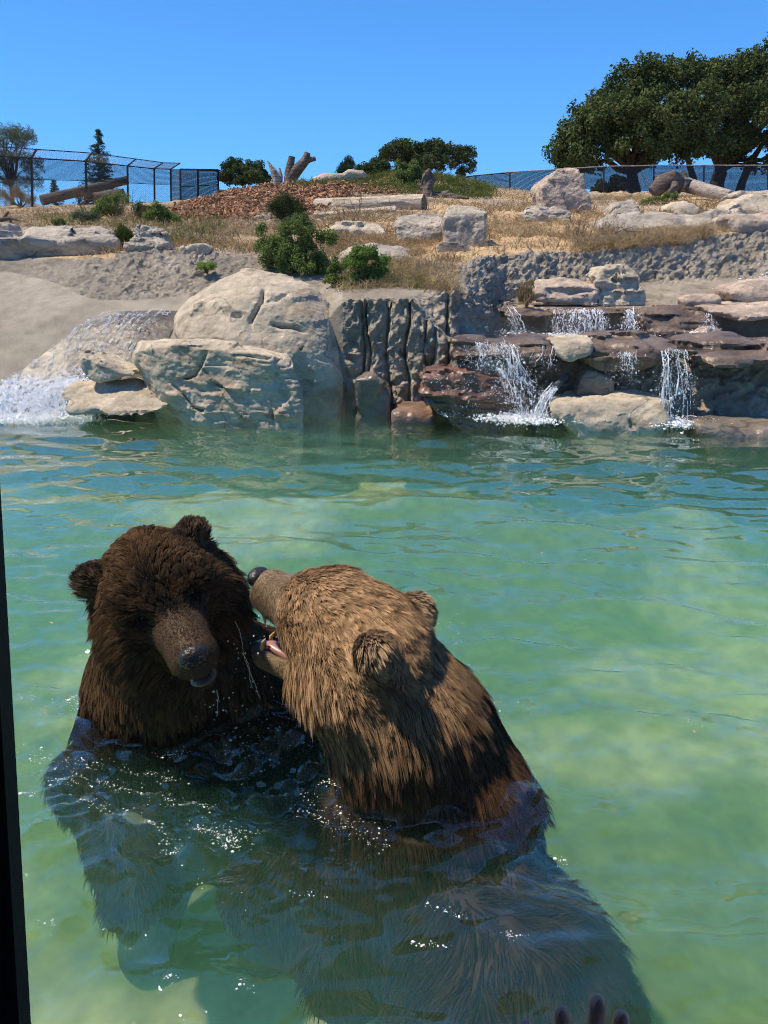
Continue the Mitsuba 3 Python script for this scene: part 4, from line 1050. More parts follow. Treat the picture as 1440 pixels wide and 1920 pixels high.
def frame(F, R):
    F = unit(F); R = unit(np.asarray(R) - np.dot(R, F) * F); U = np.cross(R, F)
    return np.array([F, R, U])


class Head:
    def __init__(s, C, F, R):
        s.C, s.A = np.asarray(C, float), frame(F, R)

    def w(s, f, r, u):
        return s.C + np.array([f, r, u]) @ s.A

    def l(s, p):
        return (p - s.C) @ s.A.T


def fur(mesh, count, rule, seed, rad=0.0015, clump=22, keep=None):
    """Strands rooted on the mesh. rule(p, n) gives flow direction, length, lift (0 lying .. 1 upright), and two colours, root and tip."""
    rng = np.random.default_rng(seed)
    v, f = np.array(mesh.vertices), np.array(mesh.faces)
    a, b, c = v[f[:, 0]], v[f[:, 1]], v[f[:, 2]]
    area = np.linalg.norm(np.cross(b - a, c - a), axis=1)
    if keep is not None: area = area * keep((a + b + c) / 3)
    pick = rng.choice(len(f), count, p=area / area.sum())
    s, t = np.sqrt(rng.random(count)), rng.random(count)
    w0, w1, w2 = (1 - s)[:, None], (s * (1 - t))[:, None], (s * t)[:, None]
    p = a[pick] * w0 + b[pick] * w1 + c[pick] * w2
    vn = np.array(mesh.vertex_normals)
    n = unit(vn[f[pick, 0]] * w0 + vn[f[pick, 1]] * w1 + vn[f[pick, 2]] * w2)
    flow, L, lift, c0, c1, wet, calm_ = rule(p, n)
    flow = flow + 0.8 * (np.stack([nz(p, 18, 3 + k) for k in range(3)], -1) - 0.5) + 0.8 * (np.stack([nz(p, 8, 6 + k) for k in range(3)], -1) - 0.5) + 0.12 * rng.normal(size=p.shape)
    tan = unit(flow - (flow * n).sum(1, keepdims=True) * n)
    d = unit(tan * (1 - lift[:, None]) + n * lift[:, None])
    L = L * rng.uniform(0.6, 1.25, count) * (0.65 + 0.7 * nz(p, 26, 12))
    mid = p + d * L[:, None] * 0.5
    tip = p + d * L[:, None] * 0.8 + (tan * 0.2 + np.array([0, 0, -0.12])) * L[:, None]
    centre = rng.choice(count, max(2, count // clump), replace=False)
    dist, near = cKDTree(p[centre]).query(p)
    ct, cm = tip[centre][near], mid[centre][near]
    k = (wet * np.exp(-(dist / 0.022) ** 2))[:, None]
    tip = tip + (ct - tip) * k * 0.8
    mid = mid + (cm - mid) * k * 0.45
    tone = (rng.uniform(0.7, 1.3, count) * rng.uniform(0.6, 1.45, len(centre))[near])[:, None]
    tone = 1 + (tone - 1) * (1 - 0.8 * calm_[:, None])
    sd = unit(np.cross(d, n) + 1e-4)
    up = np.cross(d, sd)
    r = rad * (0.7 + 0.6 * rng.random(count)) * np.clip(L / 0.02, 0.6, 1.6)
    w_ = sd * r[:, None]
    b0 = p - n * 0.002
    V = np.stack([b0 - w_, b0 + w_, mid - w_ * 0.8, mid + w_ * 0.8, tip], 1)
    nn = unit(-up)
    N = np.stack([unit(nn - sd * 0.9), unit(nn + sd * 0.9), unit(nn - sd * 0.9), unit(nn + sd * 0.9), nn], 1)
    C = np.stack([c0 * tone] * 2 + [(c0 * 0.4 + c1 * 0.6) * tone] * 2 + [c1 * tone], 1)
    i = np.arange(count)[:, None, None] * 5
    Fq = (np.array([[0, 1, 3], [0, 3, 2], [2, 3, 4]])[None] + i).reshape(-1, 3)
    return V.reshape(-1, 3), Fq, np.clip(C.reshape(-1, 3), 0, 1), N.reshape(-1, 3)


def put_fur(parent, mesh, count, rule, seed, **k):
    v, f, c, nrm = fur(mesh, count, rule, seed, **k)
    key = number(parent + '__fur')
    path = meshkit.write_ply((v, f), False, None, c, normals=nrm)        # round hairs: normals across the ribbon
    scene[key] = {'type': 'ply', 'filename': path, 'face_normals': False, 'bsdf': ref('bear_fur')}
    tag(key, kind='stuff')
    return key


scene['bear_fur'] = {'type': 'principledthin', 'base_color': {'type': 'mesh_attribute', 'name': 'vertex_color'}, 'roughness': 0.42, 'diff_trans': 0.8, 'spec_trans': 0.0, 'eta': 1.33}
mat('nose_skin', color=(0.02, 0.019, 0.02), rough=0.42, spec=0.5, bump=grain(140), scale=0.004)
mat('bear_eye', color=(0.012, 0.008, 0.006), rough=0.05, spec=0.6)
mat('lip_skin', color=(0.13, 0.1, 0.105), rough=0.3, spec=0.5)
mat('gum', color=(0.32, 0.16, 0.15), rough=0.3, spec=0.5)
mat('tooth', color=(0.62, 0.42, 0.2), rough=0.3, spec=0.5)


def lerp(a, b, t):
    t = np.asarray(t)[..., None]
    return np.asarray(a) * (1 - t) + np.asarray(b) * t


# --- the bear on the right, seen from behind its left cheek, jaws open
HR = Head((-0.088, 2.055, 0.425), (-0.862, 0.40, 0.275), (0.47, 0.87, -0.04))
hr = HR.w


def right_body(p):
    A = HR.A
    d = ellip(p, hr(0, 0, 0.005), A, (0.205, 0.165, 0.158))
    d = smin(d, ellip(p, hr(0.09, 0, 0.04), A, (0.14, 0.13, 0.125)), 0.05)
    d = smin(d, cone(p, hr(0.13, 0, -0.01), hr(0.300, 0, 0.017), 0.108, 0.060), 0.05)
    d = smin(d, cone(p, hr(0.25, 0, -0.018), hr(0.322, 0, -0.012), 0.05, 0.038), 0.03)
    d = smin(d, ellip(p, hr(0.275, 0, -0.03), A, (0.062, 0.050, 0.036)), 0.03)
    d = smin(d, ellip(p, hr(0.16, 0, 0.02), A, (0.09, 0.095, 0.085)), 0.05)
    for sgn in (-1, 1):
        d = smin(d, ellip(p, hr(-0.05, 0.11 * sgn, -0.09), A, (0.13, 0.085, 0.13)), 0.06)
        d = smin(d, ellip(p, hr(0.03, 0.10 * sgn, -0.12), A, (0.085, 0.06, 0.09)), 0.05)
    d = smin(d, cone(p, hr(-0.02, 0, -0.15), hr(0.13, 0, -0.185), 0.085, 0.05), 0.04)          # lower jaw
    d = smin(d, cone(p, hr(0.12, 0, -0.19), hr(0.265, 0, -0.218), 0.06, 0.042), 0.02)
    mouth = np.maximum(np.maximum(cone(p, hr(0.10, 0, -0.12), hr(0.45, 0, -0.14), 0.04, 0.095), 0.10 - (HR.l(p)[:, 0])), -9)
    d = np.maximum(d, -mouth)
    for sgn in (-1, 1):                                                                         # ears
        e = frame(hr(0.25, 0.5 * sgn, 0.1) - HR.C, A[2])
        d = smin(d, ellip(p, hr(-0.115, 0.15 * sgn, 0.085), np.array([A[0] * 0.75 + sgn * A[1] * 0.66, A[1] * 0.75 - sgn * A[0] * 0.66, A[2]]), (0.046, 0.05, 0.05)), 0.03)
    d = smin(d, cone(p, hr(-0.08, 0, -0.06), (0.05, 2.04, 0.16), 0.175, 0.215), 0.08)          # neck
    d = smin(d, cone(p, (0.05, 2.04, 0.16), (0.11, 2.05, -0.08), 0.215, 0.245), 0.08)
    d = smin(d, cone(p, (0.16, 2.06, 0.10), (0.26, 1.98, -0.12), 0.17, 0.215), 0.08)
    d = smin(d, cone(p, (0.20, 1.98, -0.40), (0.38, 1.62, -0.55), 0.32, 0.34), 0.1)           # chest to rump
    d = smin(d, cone(p, (0.38, 1.62, -0.55), (0.47, 1.44, -0.64), 0.34, 0.27), 0.1)
    d = smin(d, cone(p, (0.02, 1.92, -0.25), (-0.12, 1.75, -0.55), 0.17, 0.13), 0.08)         # left foreleg
    d = smin(d, cone(p, (-0.12, 1.75, -0.55), (-0.28, 1.95, -0.62), 0.12, 0.10), 0.06)
    d = smin(d, cone(p, (-0.02, 1.98, -0.24), (-0.36, 2.02, -0.5), 0.19, 0.16), 0.08)
    d = smin(d, cone(p, (0.25, 2.2, -0.2), (0.0, 2.4, -0.4), 0.16, 0.11), 0.08)              # right foreleg
    d = smin(d, cone(p, (0.0, 2.4, -0.4), (-0.35, 2.4, -0.35), 0.11, 0.09), 0.06)
    d = smin(d, cone(p, (0.32, 1.42, -0.75), (0.14, 1.52, -1.02), 0.17, 0.11), 0.08)           # hind legs
    d = smin(d, cone(p, (0.60, 1.5, -0.75), (0.50, 1.7, -1.02), 0.17, 0.11), 0.08)
    return d + 0.010 * (fb(p, 9, 2, 61) - 0.5) + np.where(p[:, 2] < -0.08, 0.09, 0.0) * (fb(p, 6, 3, 63) - 0.5)


bear_r = thing('brown_bear', 'lighter brown bear in profile with open mouth, seen from behind its left cheek', 'bear')
rm = body_mesh(right_body, (-0.6, 0.85, -1.15), (0.95, 2.7, 0.72), 0.0125)
def hide_tones(mesh, head, base, muzzle, f0, dark_under):
    v = np.array(mesh.vertices); l = head.l(v)
    m = sstep(f0, f0 + 0.04, l[:, 0] - 0.25 * l[:, 2]) * sstep(-0.30, -0.25, l[:, 2])
    hw = sstep(0.30, 0.10, np.linalg.norm(l * [0.8, 1, 1], axis=1) - 0.12) 
    c = lerp(lerp(base, np.asarray(base) * dark_under, hw), muzzle, m) * (0.7 + 0.6 * fb(v, 14, 3, 3))[:, None]
    return c


scene['bear_hide'] = {'type': 'principled', 'base_color': {'type': 'mesh_attribute', 'name': 'vertex_color'}, 'roughness': 0.6, 'specular': 0.12}
put('body', rm, 'bear_hide', smooth=True, parent=bear_r, color=hide_tones(rm, HR, (0.032, 0.020, 0.012), (0.30, 0.23, 0.155), 0.19, 3.5))
neckaxis = unit(np.array([0.5, -0.15, -0.85]))


def right_rule(p, n):
    l = HR.l(p)
    g = np.array([0, 0, -1.0])
    headw = sstep(0.26, 0.05, np.linalg.norm(l * [0.8, 1, 1], axis=1) - 0.12)
    back = unit(-HR.A[0] * 1.0 + HR.A[2] * -0.15 + 0 * p)
    radial = unit(l * [0, 1, 1] + 1e-6) @ HR.A
    cheek = sstep(0.02, -0.12, l[:, 2]) * sstep(0.16, 0.08, l[:, 0])
    flow = back * headw[:, None] + (neckaxis + 0.6 * g) * (1 - headw)[:, None] + g * (1.1 * cheek)[:, None] + radial * 0.25 * headw[:, None]
    muz = sstep(0.19, 0.235, l[:, 0] - 0.25 * l[:, 2]) * sstep(-0.30, -0.25, l[:, 2])
    L = lerp([0.036], [0.058], 1 - headw)[:, 0] + 0.045 * cheek
    L = L * (1 - muz) + 0.010 * muz
    ear = sstep(0.085, 0.06, np.minimum(np.linalg.norm(l - [-0.125, -0.16, 0.105], axis=1), np.linalg.norm(l - [-0.125, 0.16, 0.105], axis=1)))
    L = L * (1 - 0.25 * ear)
    lift = 0.30 + 0.12 * headw - 0.12 * cheek + 0.2 * ear
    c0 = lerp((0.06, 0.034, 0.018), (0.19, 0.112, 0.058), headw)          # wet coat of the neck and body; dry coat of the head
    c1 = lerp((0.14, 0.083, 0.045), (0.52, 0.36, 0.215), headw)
    c1 = lerp(c1, (0.56, 0.43, 0.29), ear * 0.8)
    c0 = lerp(c0, (0.30, 0.23, 0.155), muz); c1 = lerp(c1, (0.34, 0.265, 0.18), muz)
    dark = muz * sstep(0.26, 0.31, l[:, 0]) * sstep(0.015, -0.01, l[:, 2])
    c1 = lerp(c1, (0.1, 0.085, 0.07), dark * 0.6)
    wet = 0.35 + 0.6 * (1 - headw) + 0.35 * cheek
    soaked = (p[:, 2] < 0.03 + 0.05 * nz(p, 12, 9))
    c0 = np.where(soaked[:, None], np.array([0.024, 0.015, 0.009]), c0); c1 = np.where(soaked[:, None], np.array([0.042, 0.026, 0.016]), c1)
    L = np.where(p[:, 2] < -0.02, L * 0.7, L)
    return flow, L, lift, c0, c1, np.clip(wet, 0, 0.95) * (1 - 0.8 * muz), muz


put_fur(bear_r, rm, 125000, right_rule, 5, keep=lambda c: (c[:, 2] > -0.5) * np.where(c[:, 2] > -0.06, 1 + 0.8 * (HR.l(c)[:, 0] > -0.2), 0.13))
nose = blob((0, 0, 0), (0.030, 0.044, 0.033), 3)
nv = nose[0]; nv[:, 2] *= np.where(nv[:, 2] > 0, 0.8, 1.0)
put('nose', (hr(0.355, 0, 0.038) + nv @ HR.A, nose[1]), 'nose_skin', smooth=True, parent=bear_r)
put('eye', (lambda b: (hr(0.165, -0.085, 0.055) + b[0], b[1]))(blob((0, 0, 0), 0.014, 2)), 'bear_eye', smooth=True, parent=bear_r)
put('eye', (lambda b: (hr(0.165, 0.085, 0.055) + b[0], b[1]))(blob((0, 0, 0), 0.014, 2)), 'bear_eye', smooth=True, parent=bear_r)
lip = blob((0, 0, 0), (0.052, 0.042, 0.024), 3)
put('lower_lip', (hr(0.268, 0, -0.198) + lip[0] @ HR.A, lip[1]), 'lip_skin', smooth=True, parent=bear_r)
tg = blob((0, 0, 0), (0.09, 0.032, 0.018), 3)
put('tongue', (hr(0.185, 0, -0.168) + tg[0] @ HR.A, tg[1]), 'gum', smooth=True, parent=bear_r)
for sgn in (-1, 1):
    put('canine_tooth', tube([hr(0.272, 0.024 * sgn, -0.185), hr(0.277, 0.026 * sgn, -0.160), hr(0.269, 0.026 * sgn, -0.140)], [0.0085, 0.0065, 0.002], 7), 'tooth', smooth=True, parent=bear_r)
    put('upper_tooth', tube([hr(0.285, 0.03 * sgn, -0.04), hr(0.287, 0.031 * sgn, -0.07), hr(0.28, 0.031 * sgn, -0.087)], [0.008, 0.006, 0.002], 7), 'tooth', smooth=True, parent=bear_r)

# --- the bear on the left, facing the viewer with lowered snout
HL = Head((-0.685, 2.18, 0.505), (0.43, -0.89, -0.03), (-0.845, -0.44, -0.32))
hl = HL.w


def left_body(p):
    A = HL.A
    d = ellip(p, hl(-0.01, 0, 0.025), A, (0.20, 0.155, 0.175))
    d = smin(d, ellip(p, hl(0.07, 0, 0.05), A, (0.13, 0.13, 0.115)), 0.05)
    for sgn in (-1, 1):
        d = smin(d, ellip(p, hl(0.13, 0.068 * sgn, 0.088), A, (0.06, 0.06, 0.045)), 0.035)     # brow
        d = smin(d, ellip(p, hl(-0.01, 0.12 * sgn, -0.09), A, (0.13, 0.085, 0.13)), 0.06)       # cheeks
        e1 = unit(A[0] * 0.8 + sgn * A[1] * 0.3)
        d = smin(d, ellip(p, hl(-0.05, 0.148 * sgn, 0.12), np.array([A[0], A[1], A[2]]), (0.032, 0.056, 0.054)), 0.035)
    d = smin(d, cone(p, hl(0.12, 0, 0.005), hl(0.295, 0, -0.058), 0.095, 0.065), 0.045)        # muzzle
    d = smin(d, ellip(p, hl(0.272, 0, -0.09), A, (0.065, 0.070, 0.047)), 0.03)
    for sgn in (-1, 1):                                                                         # eye hollows
        hol = ellip(p, hl(0.19, 0.078 * sgn, 0.042), A, (0.05, 0.027, 0.021))
        d = -smin(-d, hol, 0.02)
    d = smin(d, cone(p, hl(0.02, 0, -0.13), hl(0.265, 0, -0.165), 0.09, 0.036), 0.03)           # lower jaw
    d = np.maximum(d, -ellip(p, hl(0.26, 0, -0.133), A, (0.10, 0.05, 0.013)))
    d = smin(d, cone(p, hl(-0.1, 0, -0.08), (-0.73, 2.40, 0.12), 0.20, 0.255), 0.09)            # neck
    d = smin(d, cone(p, (-0.73, 2.40, 0.12), (-0.72, 2.46, -0.2), 0.255, 0.31), 0.1)
    d = smin(d, cone(p, (-0.87, 2.38, 0.03), (-0.98, 2.28, -0.26), 0.17, 0.16), 0.1)           # right shoulder
    d = smin(d, cone(p, (-0.45, 2.42, 0.06), (-0.22, 2.40, -0.12), 0.19, 0.15), 0.1)           # left shoulder
    d = smin(d, cone(p, (-0.22, 2.40, -0.12), (-0.15, 2.15, -0.4), 0.15, 0.11), 0.08)
    d = smin(d, cone(p, (-0.73, 2.5, -0.3), (-0.70, 2.62, -0.62), 0.33, 0.30), 0.1)           # trunk, upright in the water
    d = smin(d, cone(p, (-0.99, 2.28, -0.28), (-0.80, 1.98, -0.46), 0.15, 0.11), 0.08)           # right foreleg
    d = smin(d, cone(p, (-0.88, 2.55, -0.75), (-0.92, 2.3, -1.05), 0.17, 0.11), 0.08)
    d = smin(d, cone(p, (-0.52, 2.55, -0.75), (-0.48, 2.3, -1.05), 0.17, 0.11), 0.08)
    return d + 0.010 * (fb(p, 9, 2, 62) - 0.5) + np.where(p[:, 2] < -0.08, 0.09, 0.0) * (fb(p, 6, 3, 64) - 0.5)


bear_l = thing('brown_bear', 'darker wet brown bear facing the viewer, snout lowered and dripping', 'bear')
lm = body_mesh(left_body, (-1.4, 1.5, -1.2), (0.05, 2.95, 0.82), 0.0125)
put('body', lm, 'bear_hide', smooth=True, parent=bear_l, color=hide_tones(lm, HL, (0.014, 0.009, 0.006), (0.09, 0.062, 0.041), 0.18, 2.2))


def left_rule(p, n):
    l = HL.l(p)
    g = np.array([0, 0, -1.0])
    headw = sstep(0.30, 0.08, np.linalg.norm(l * [0.8, 1, 1], axis=1) - 0.12)
    back = unit(-HL.A[0] * 1.0 + HL.A[2] * 0.35 + 0 * p)
    side = np.sign(l[:, 1:2]) * HL.A[1]
    cheek = sstep(0.06, -0.1, l[:, 2]) + sstep(0.1, 0.2, np.abs(l[:, 1]))
    cheek = np.clip(cheek, 0, 1) * sstep(0.19, 0.10, l[:, 0])
    flow = back * headw[:, None] + side * (0.7 * headw * sstep(0.0, 0.06, np.abs(l[:, 1])))[:, None] + g * (1.3 * (1 - headw) + 1.5 * cheek)[:, None]
    muz = sstep(0.16, 0.24, l[:, 0] - 0.3 * l[:, 2]) * sstep(-0.26, -0.2, l[:, 2]) * sstep(0.12, 0.07, np.abs(l[:, 1]))
    L = 0.034 + 0.06 * cheek * headw + 0.02 * (1 - headw)
    L = L * (1 - muz) + 0.010 * muz
    ear = sstep(0.09, 0.06, np.minimum(np.linalg.norm(l - [-0.05, -0.165, 0.14], axis=1), np.linalg.norm(l - [-0.05, 0.165, 0.14], axis=1)))
    lift = 0.26 + 0.10 * headw - 0.1 * cheek + 0.12 * ear
    flow = flow * (1 - ear[:, None]) + ear[:, None] * (np.sign(l[:, 1:2]) * HL.A[1] * 0.6 + HL.A[2])
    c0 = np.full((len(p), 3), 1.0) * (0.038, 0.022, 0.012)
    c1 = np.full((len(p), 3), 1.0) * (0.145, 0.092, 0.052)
    c1 = lerp(c1, (0.26, 0.19, 0.125), ear * 0.8)
    c0 = lerp(c0, (0.085, 0.058, 0.038), muz); c1 = lerp(c1, (0.17, 0.12, 0.08), muz)
    L = L * (1 - 0.55 * ear)
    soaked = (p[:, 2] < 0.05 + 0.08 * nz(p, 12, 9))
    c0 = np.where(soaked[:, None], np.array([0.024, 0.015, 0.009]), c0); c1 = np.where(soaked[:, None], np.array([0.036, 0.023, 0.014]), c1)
    wet = np.clip(0.9 + 0.1 * cheek - 0.4 * ear - 0.5 * muz, 0, 0.95)
    return flow, L, lift, c0, c1, wet, muz


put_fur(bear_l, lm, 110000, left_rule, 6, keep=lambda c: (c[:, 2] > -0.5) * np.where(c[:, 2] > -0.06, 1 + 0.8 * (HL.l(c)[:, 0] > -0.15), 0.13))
nose = blob((0, 0, 0), (0.028, 0.043, 0.033), 3)
put('nose', (hl(0.348, 0, -0.038) + nose[0] @ HL.A, nose[1]), 'nose_skin', smooth=True, parent=bear_l)
for sgn in (-1, 1):
    put('eye', (lambda b: (hl(0.155, 0.074 * sgn, 0.043) + b[0], b[1]))(blob((0, 0, 0), 0.011, 2)), 'bear_eye', smooth=True, parent=bear_l)
    nb = blob((0, 0, 0), (0.012, 0.013, 0.013), 2)
    put('nostril', (hl(0.370, 0.017 * sgn, -0.044) + nb[0] @ HL.A, nb[1]), 'bear_eye', smooth=True, parent=bear_l)
    put('lower_tooth', tube([hl(0.272, 0.028 * sgn, -0.16), hl(0.278, 0.03 * sgn, -0.14), hl(0.27, 0.03 * sgn, -0.127)], [0.008, 0.006, 0.002], 7), 'tooth', smooth=True, parent=bear_l)
lip = blob((0, 0, 0), (0.045, 0.04, 0.016), 3)
put('lower_lip', (hl(0.268, 0, -0.16) + lip[0] @ HL.A, lip[1]), 'lip_skin', smooth=True, parent=bear_l)

#@@WATER
GL0, GAMP = 0.46, 1.0
# ------------------------------------------------------------------ the pool's water: one closed body with waves
WROWS, WCOLS = 440, 400
wpx = np.concatenate([np.linspace(-900, -120, 26)[:-1], np.linspace(-120, 1560, WCOLS), np.linspace(1560, 2340, 26)[1:]])
wy = [on_z(720, r)[1] for r in np.linspace(2000, 786, WROWS)]
wy = np.concatenate([[0.36, 0.55, 0.75, 0.9], wy, [7.6, 7.9, 8.3]])
tanx = (wpx - 720) / FOC
WX = np.empty((len(wpx), len(wy))); WY = np.broadcast_to(wy[None], WX.shape).copy()
for j, y in enumerate(wy):
    dd = np.hypot(y, EYE)
    WX[:, j] = tanx * max(dd, 1.4)
wrng = np.random.default_rng(11)
q2 = np.stack([WX, WY, 0 * WX], -1)
warpx = WX + 0.25 * (fb(q2, 0.9, 2, 21) - 0.5)
warpy = WY + 0.25 * (fb(q2, 0.9, 2, 22) - 0.5)
WZ = np.zeros_like(WX)
calm = 0.6 + 0.9 * fb(q2, 0.8, 2, 23)
for i in range(90):
    L = 0.11 * 2 ** wrng.uniform(0, 3.4)
    a = wrng.normal(1.42, 0.38)
    k = 2 * np.pi / L
    ph = wrng.uniform(0, 6.283)
    fade = np.clip(L / (0.012 * WY + 0.02) / 2.5, 0, 1)
    WZ += 0.0064 * L ** 0.85 * fade * (np.exp(0.9 * np.sin(k * (warpx * np.cos(a) + warpy * np.sin(a)) + ph)) - 1.21)
WZ *= calm * (0.36 + 0.84 * sstep(5.2, 2.0, WY)) * (0.6 + 0.4 * sstep(1.4, 2.2, WY))
for cx, cy, amp, L, dec in ((-0.78, 2.25, 0.010, 0.16, 0.75), (0.05, 1.95, 0.009, 0.14, 0.7), (-0.45, 1.95, 0.006, 0.10, 0.5)):
    rr = np.hypot(warpx - cx, warpy - cy)
    WZ += amp * np.sin(2 * np.pi * rr / L) * np.exp(-rr / dec) * np.clip((rr - 0.1) / 0.2, 0, 1)
chop = np.exp(-(((WX + 0.55) / 0.6) ** 2 + ((WY - 1.85) / 0.34) ** 2)) + 0.12
q3 = np.stack([warpx * 0.8 + 0.3 * warpy, warpy * 1.3 - 0.35 * warpx, 0 * WX], -1)
WZ += chop * (0.05 * (fb(q3, 11, 3, 31) - 0.5) + 0.045 * (0.5 - np.abs(fb(q3, 6, 2, 32) - 0.5) * 3))
patchy = np.clip(chop, 0, 1.2) * sstep(GL0, GL0 + 0.16, fb(q3, 4.5, 2, 35))
for k_, (L, a, amp) in enumerate(((0.055, 1.25, 0.0085), (0.075, 1.6, 0.011), (0.043, 1.05, 0.006))):
    ph = 2 * np.pi / L * ((WX + 0.06 * nz(q2, 5.0, 50 + k_)) * np.cos(a) + (WY + 0.07 * nz(q2, 4.0, 60 + k_)) * np.sin(a))
    WZ += GAMP * patchy * amp * np.sin(ph) * sstep(0.3, 0.7, nz(q2, 9.0, 70 + k_))
fall = np.exp(-(((WX - 1.6) / 1.5) ** 2 + ((WY - 6.9) / 0.45) ** 2)) + np.exp(-(((WX + 3.4) / 0.9) ** 2 + ((WY - 7.2) / 0.4) ** 2))
WZ += fall * 0.06 * (fb(q2, 6, 3, 33) - 0.5)
for shape_, lo_, hi_ in ((right_body, (-0.75, 1.1), (0.95, 2.7)), (left_body, (-1.5, 1.5), (0.1, 3.0))):      # the water climbs a little where it wets the fur
    s_ = (WX > lo_[0]) & (WX < hi_[0]) & (WY > lo_[1]) & (WY < hi_[1])
    dd_ = np.maximum(shape_(np.stack([WX[s_], WY[s_], 0 * WX[s_]], -1)), 0)
    WZ[s_] += 0.018 * np.exp(-dd_ / 0.018) + 0.006 * np.sin(dd_ / 0.0085 + 4 * nz(q2[s_], 3.0, 5)) * np.exp(-dd_ / 0.09)
wi = np.arange(WX.size).reshape(WX.shape)
wv = np.stack([WX, WY, WZ], -1).reshape(-1, 3)
wf = tris(np.stack([wi[:-1, :-1], wi[1:, :-1], wi[1:, 1:], wi[:-1, 1:]], -1).reshape(-1, 4))
ring = np.concatenate([wi[:, 0], wi[-1, 1:], wi[-2::-1, -1], wi[0, -2:0:-1]])
bb = len(wv) + np.arange(len(ring))
low = wv[ring].copy(); low[:, 2] = -2.4
wc = len(wv) + len(ring)
wv = np.vstack([wv, low, [[0, 4, -2.4]]])
r2, b2 = np.roll(ring, -1), np.roll(bb, -1)
wf = np.vstack([wf, np.stack([ring, bb, b2], 1), np.stack([ring, b2, r2], 1), np.stack([bb, np.full(len(bb), wc), b2], 1)])
wtree = cKDTree(np.stack([WX, WY], -1).reshape(-1, 2))
WATER_Z = lambda xy: WZ.ravel()[wtree.query(xy)[1]]
scene['water'] = mikit.ply((wv, wf), 'clear_water', smooth=40, interior=ref('pool_water'))
tag('water', 'rippled green pool water around the two bears', kind='structure')

#@@NEAR
# ------------------------------------------------------------------ falling water, spray and foam
wr = np.random.default_rng(71)


def Y_far(c):
    return np.asarray(c)[1] > 4


def drops(c, n, spread, r, seed, flat=1.0):
    rng = np.random.default_rng(seed)
    v0, f0 = blob((0, 0, 0), 1.0, 0 if Y_far(c) else 1)
    p = np.asarray(c) + rng.normal(size=(n, 3)) * spread
    s = r * rng.lognormal(0, 0.45, n)
    V = p[:, None] + v0[None] * s[:, None, None] * np.array([1, 1, flat])
    return V.reshape(-1, 3), (f0[None] + len(v0) * np.arange(n)[:, None, None]).reshape(-1, 3)


def streams(lip, foot, n, r, seed, arc=0.05, breakup=0.85):
    """Falling threads of water from the lip polyline to the foot polyline, broken into beads lower down."""
    rng = np.random.default_rng(seed)
    lip, foot = np.asarray(lip, float), np.asarray(foot, float)
    n, r = int(n * 2.2), r * 0.55
    out = []
    def along(P, t):
        x = t * (len(P) - 1); i = min(int(x), len(P) - 2)
        return P[i] + (P[i + 1] - P[i]) * (x - i)
    for k in range(n):
        t = rng.random()
        a, b_ = along(lip, t) + rng.normal(size=3) * 0.01, along(foot, np.clip(t + rng.normal() * 0.06, 0, 1)) + rng.normal(size=3) * 0.025
        s = np.linspace(0, 1, 9)[:, None]
        p = a + (b_ - a) * np.concatenate([s, s, s ** 1.6], 1) + np.array([0, -1, 0]) * arc * np.sin(s * np.pi / 2) + rng.normal(size=(9, 3)) * 0.009 + rng.normal(size=3) * 0.014
        m_ = 9 if rng.random() > breakup else int(rng.integers(3, 5))
        cut0 = int(rng.integers(0, 10 - m_)); cut1 = cut0 + m_
        rr = r * rng.lognormal(0, 0.4) * (0.7 + 0.5 * rng.random(cut1 - cut0))
        rr[0] *= 0.3; rr[-1] *= 0.3
        out.append(tube(p[cut0:cut1], rr, 5))
    return out


def beads(lip, foot, n, r, seed, arc):
    """Elongated drops of broken water along the paths of the fall."""
    rng = np.random.default_rng(seed + 5)
    lip, foot = np.asarray(lip, float), np.asarray(foot, float)
    v0, f0 = blob((0, 0, 0), 1.0, 0)
    t = np.clip(np.where(rng.random(n) < 0.75, np.round(rng.random(n) * 9) / 9 + 0.035 * rng.normal(size=n), rng.random(n)), 0, 1)
    def along(P, t):
        x = t * (len(P) - 1); i = np.clip(x.astype(int), 0, len(P) - 2)
        return P[i] + (P[i + 1] - P[i]) * (x - i)[:, None]
    s = rng.random(n)[:, None]
    a, b_ = along(lip, t), along(foot, np.clip(t + rng.normal(size=n) * 0.05, 0, 1))
    p = a + (b_ - a) * np.concatenate([s, s, s ** 1.5], 1) + np.array([0, -1, 0]) * arc * np.sin(s * np.pi / 2) + rng.normal(size=(n, 3)) * (0.006 + 0.022 * s)
    ax = unit((b_ - a) * np.concatenate([0.6 + 0 * s, 0.6 + 0 * s, 0.4 + s], 1) + rng.normal(size=(n, 3)) * 0.05)
    R = r * rng.lognormal(0, 0.45, n)[:, None, None]
    k = rng.uniform(1.0, 3.2, n)[:, None, None]
    along_ = (v0[None] * ax[:, None]).sum(-1, keepdims=True) * ax[:, None]
    V = p[:, None] + R * (v0[None] - along_ + along_ * k)
    return V.reshape(-1, 3), (f0[None] + len(v0) * np.arange(n)[:, None, None]).reshape(-1, 3)


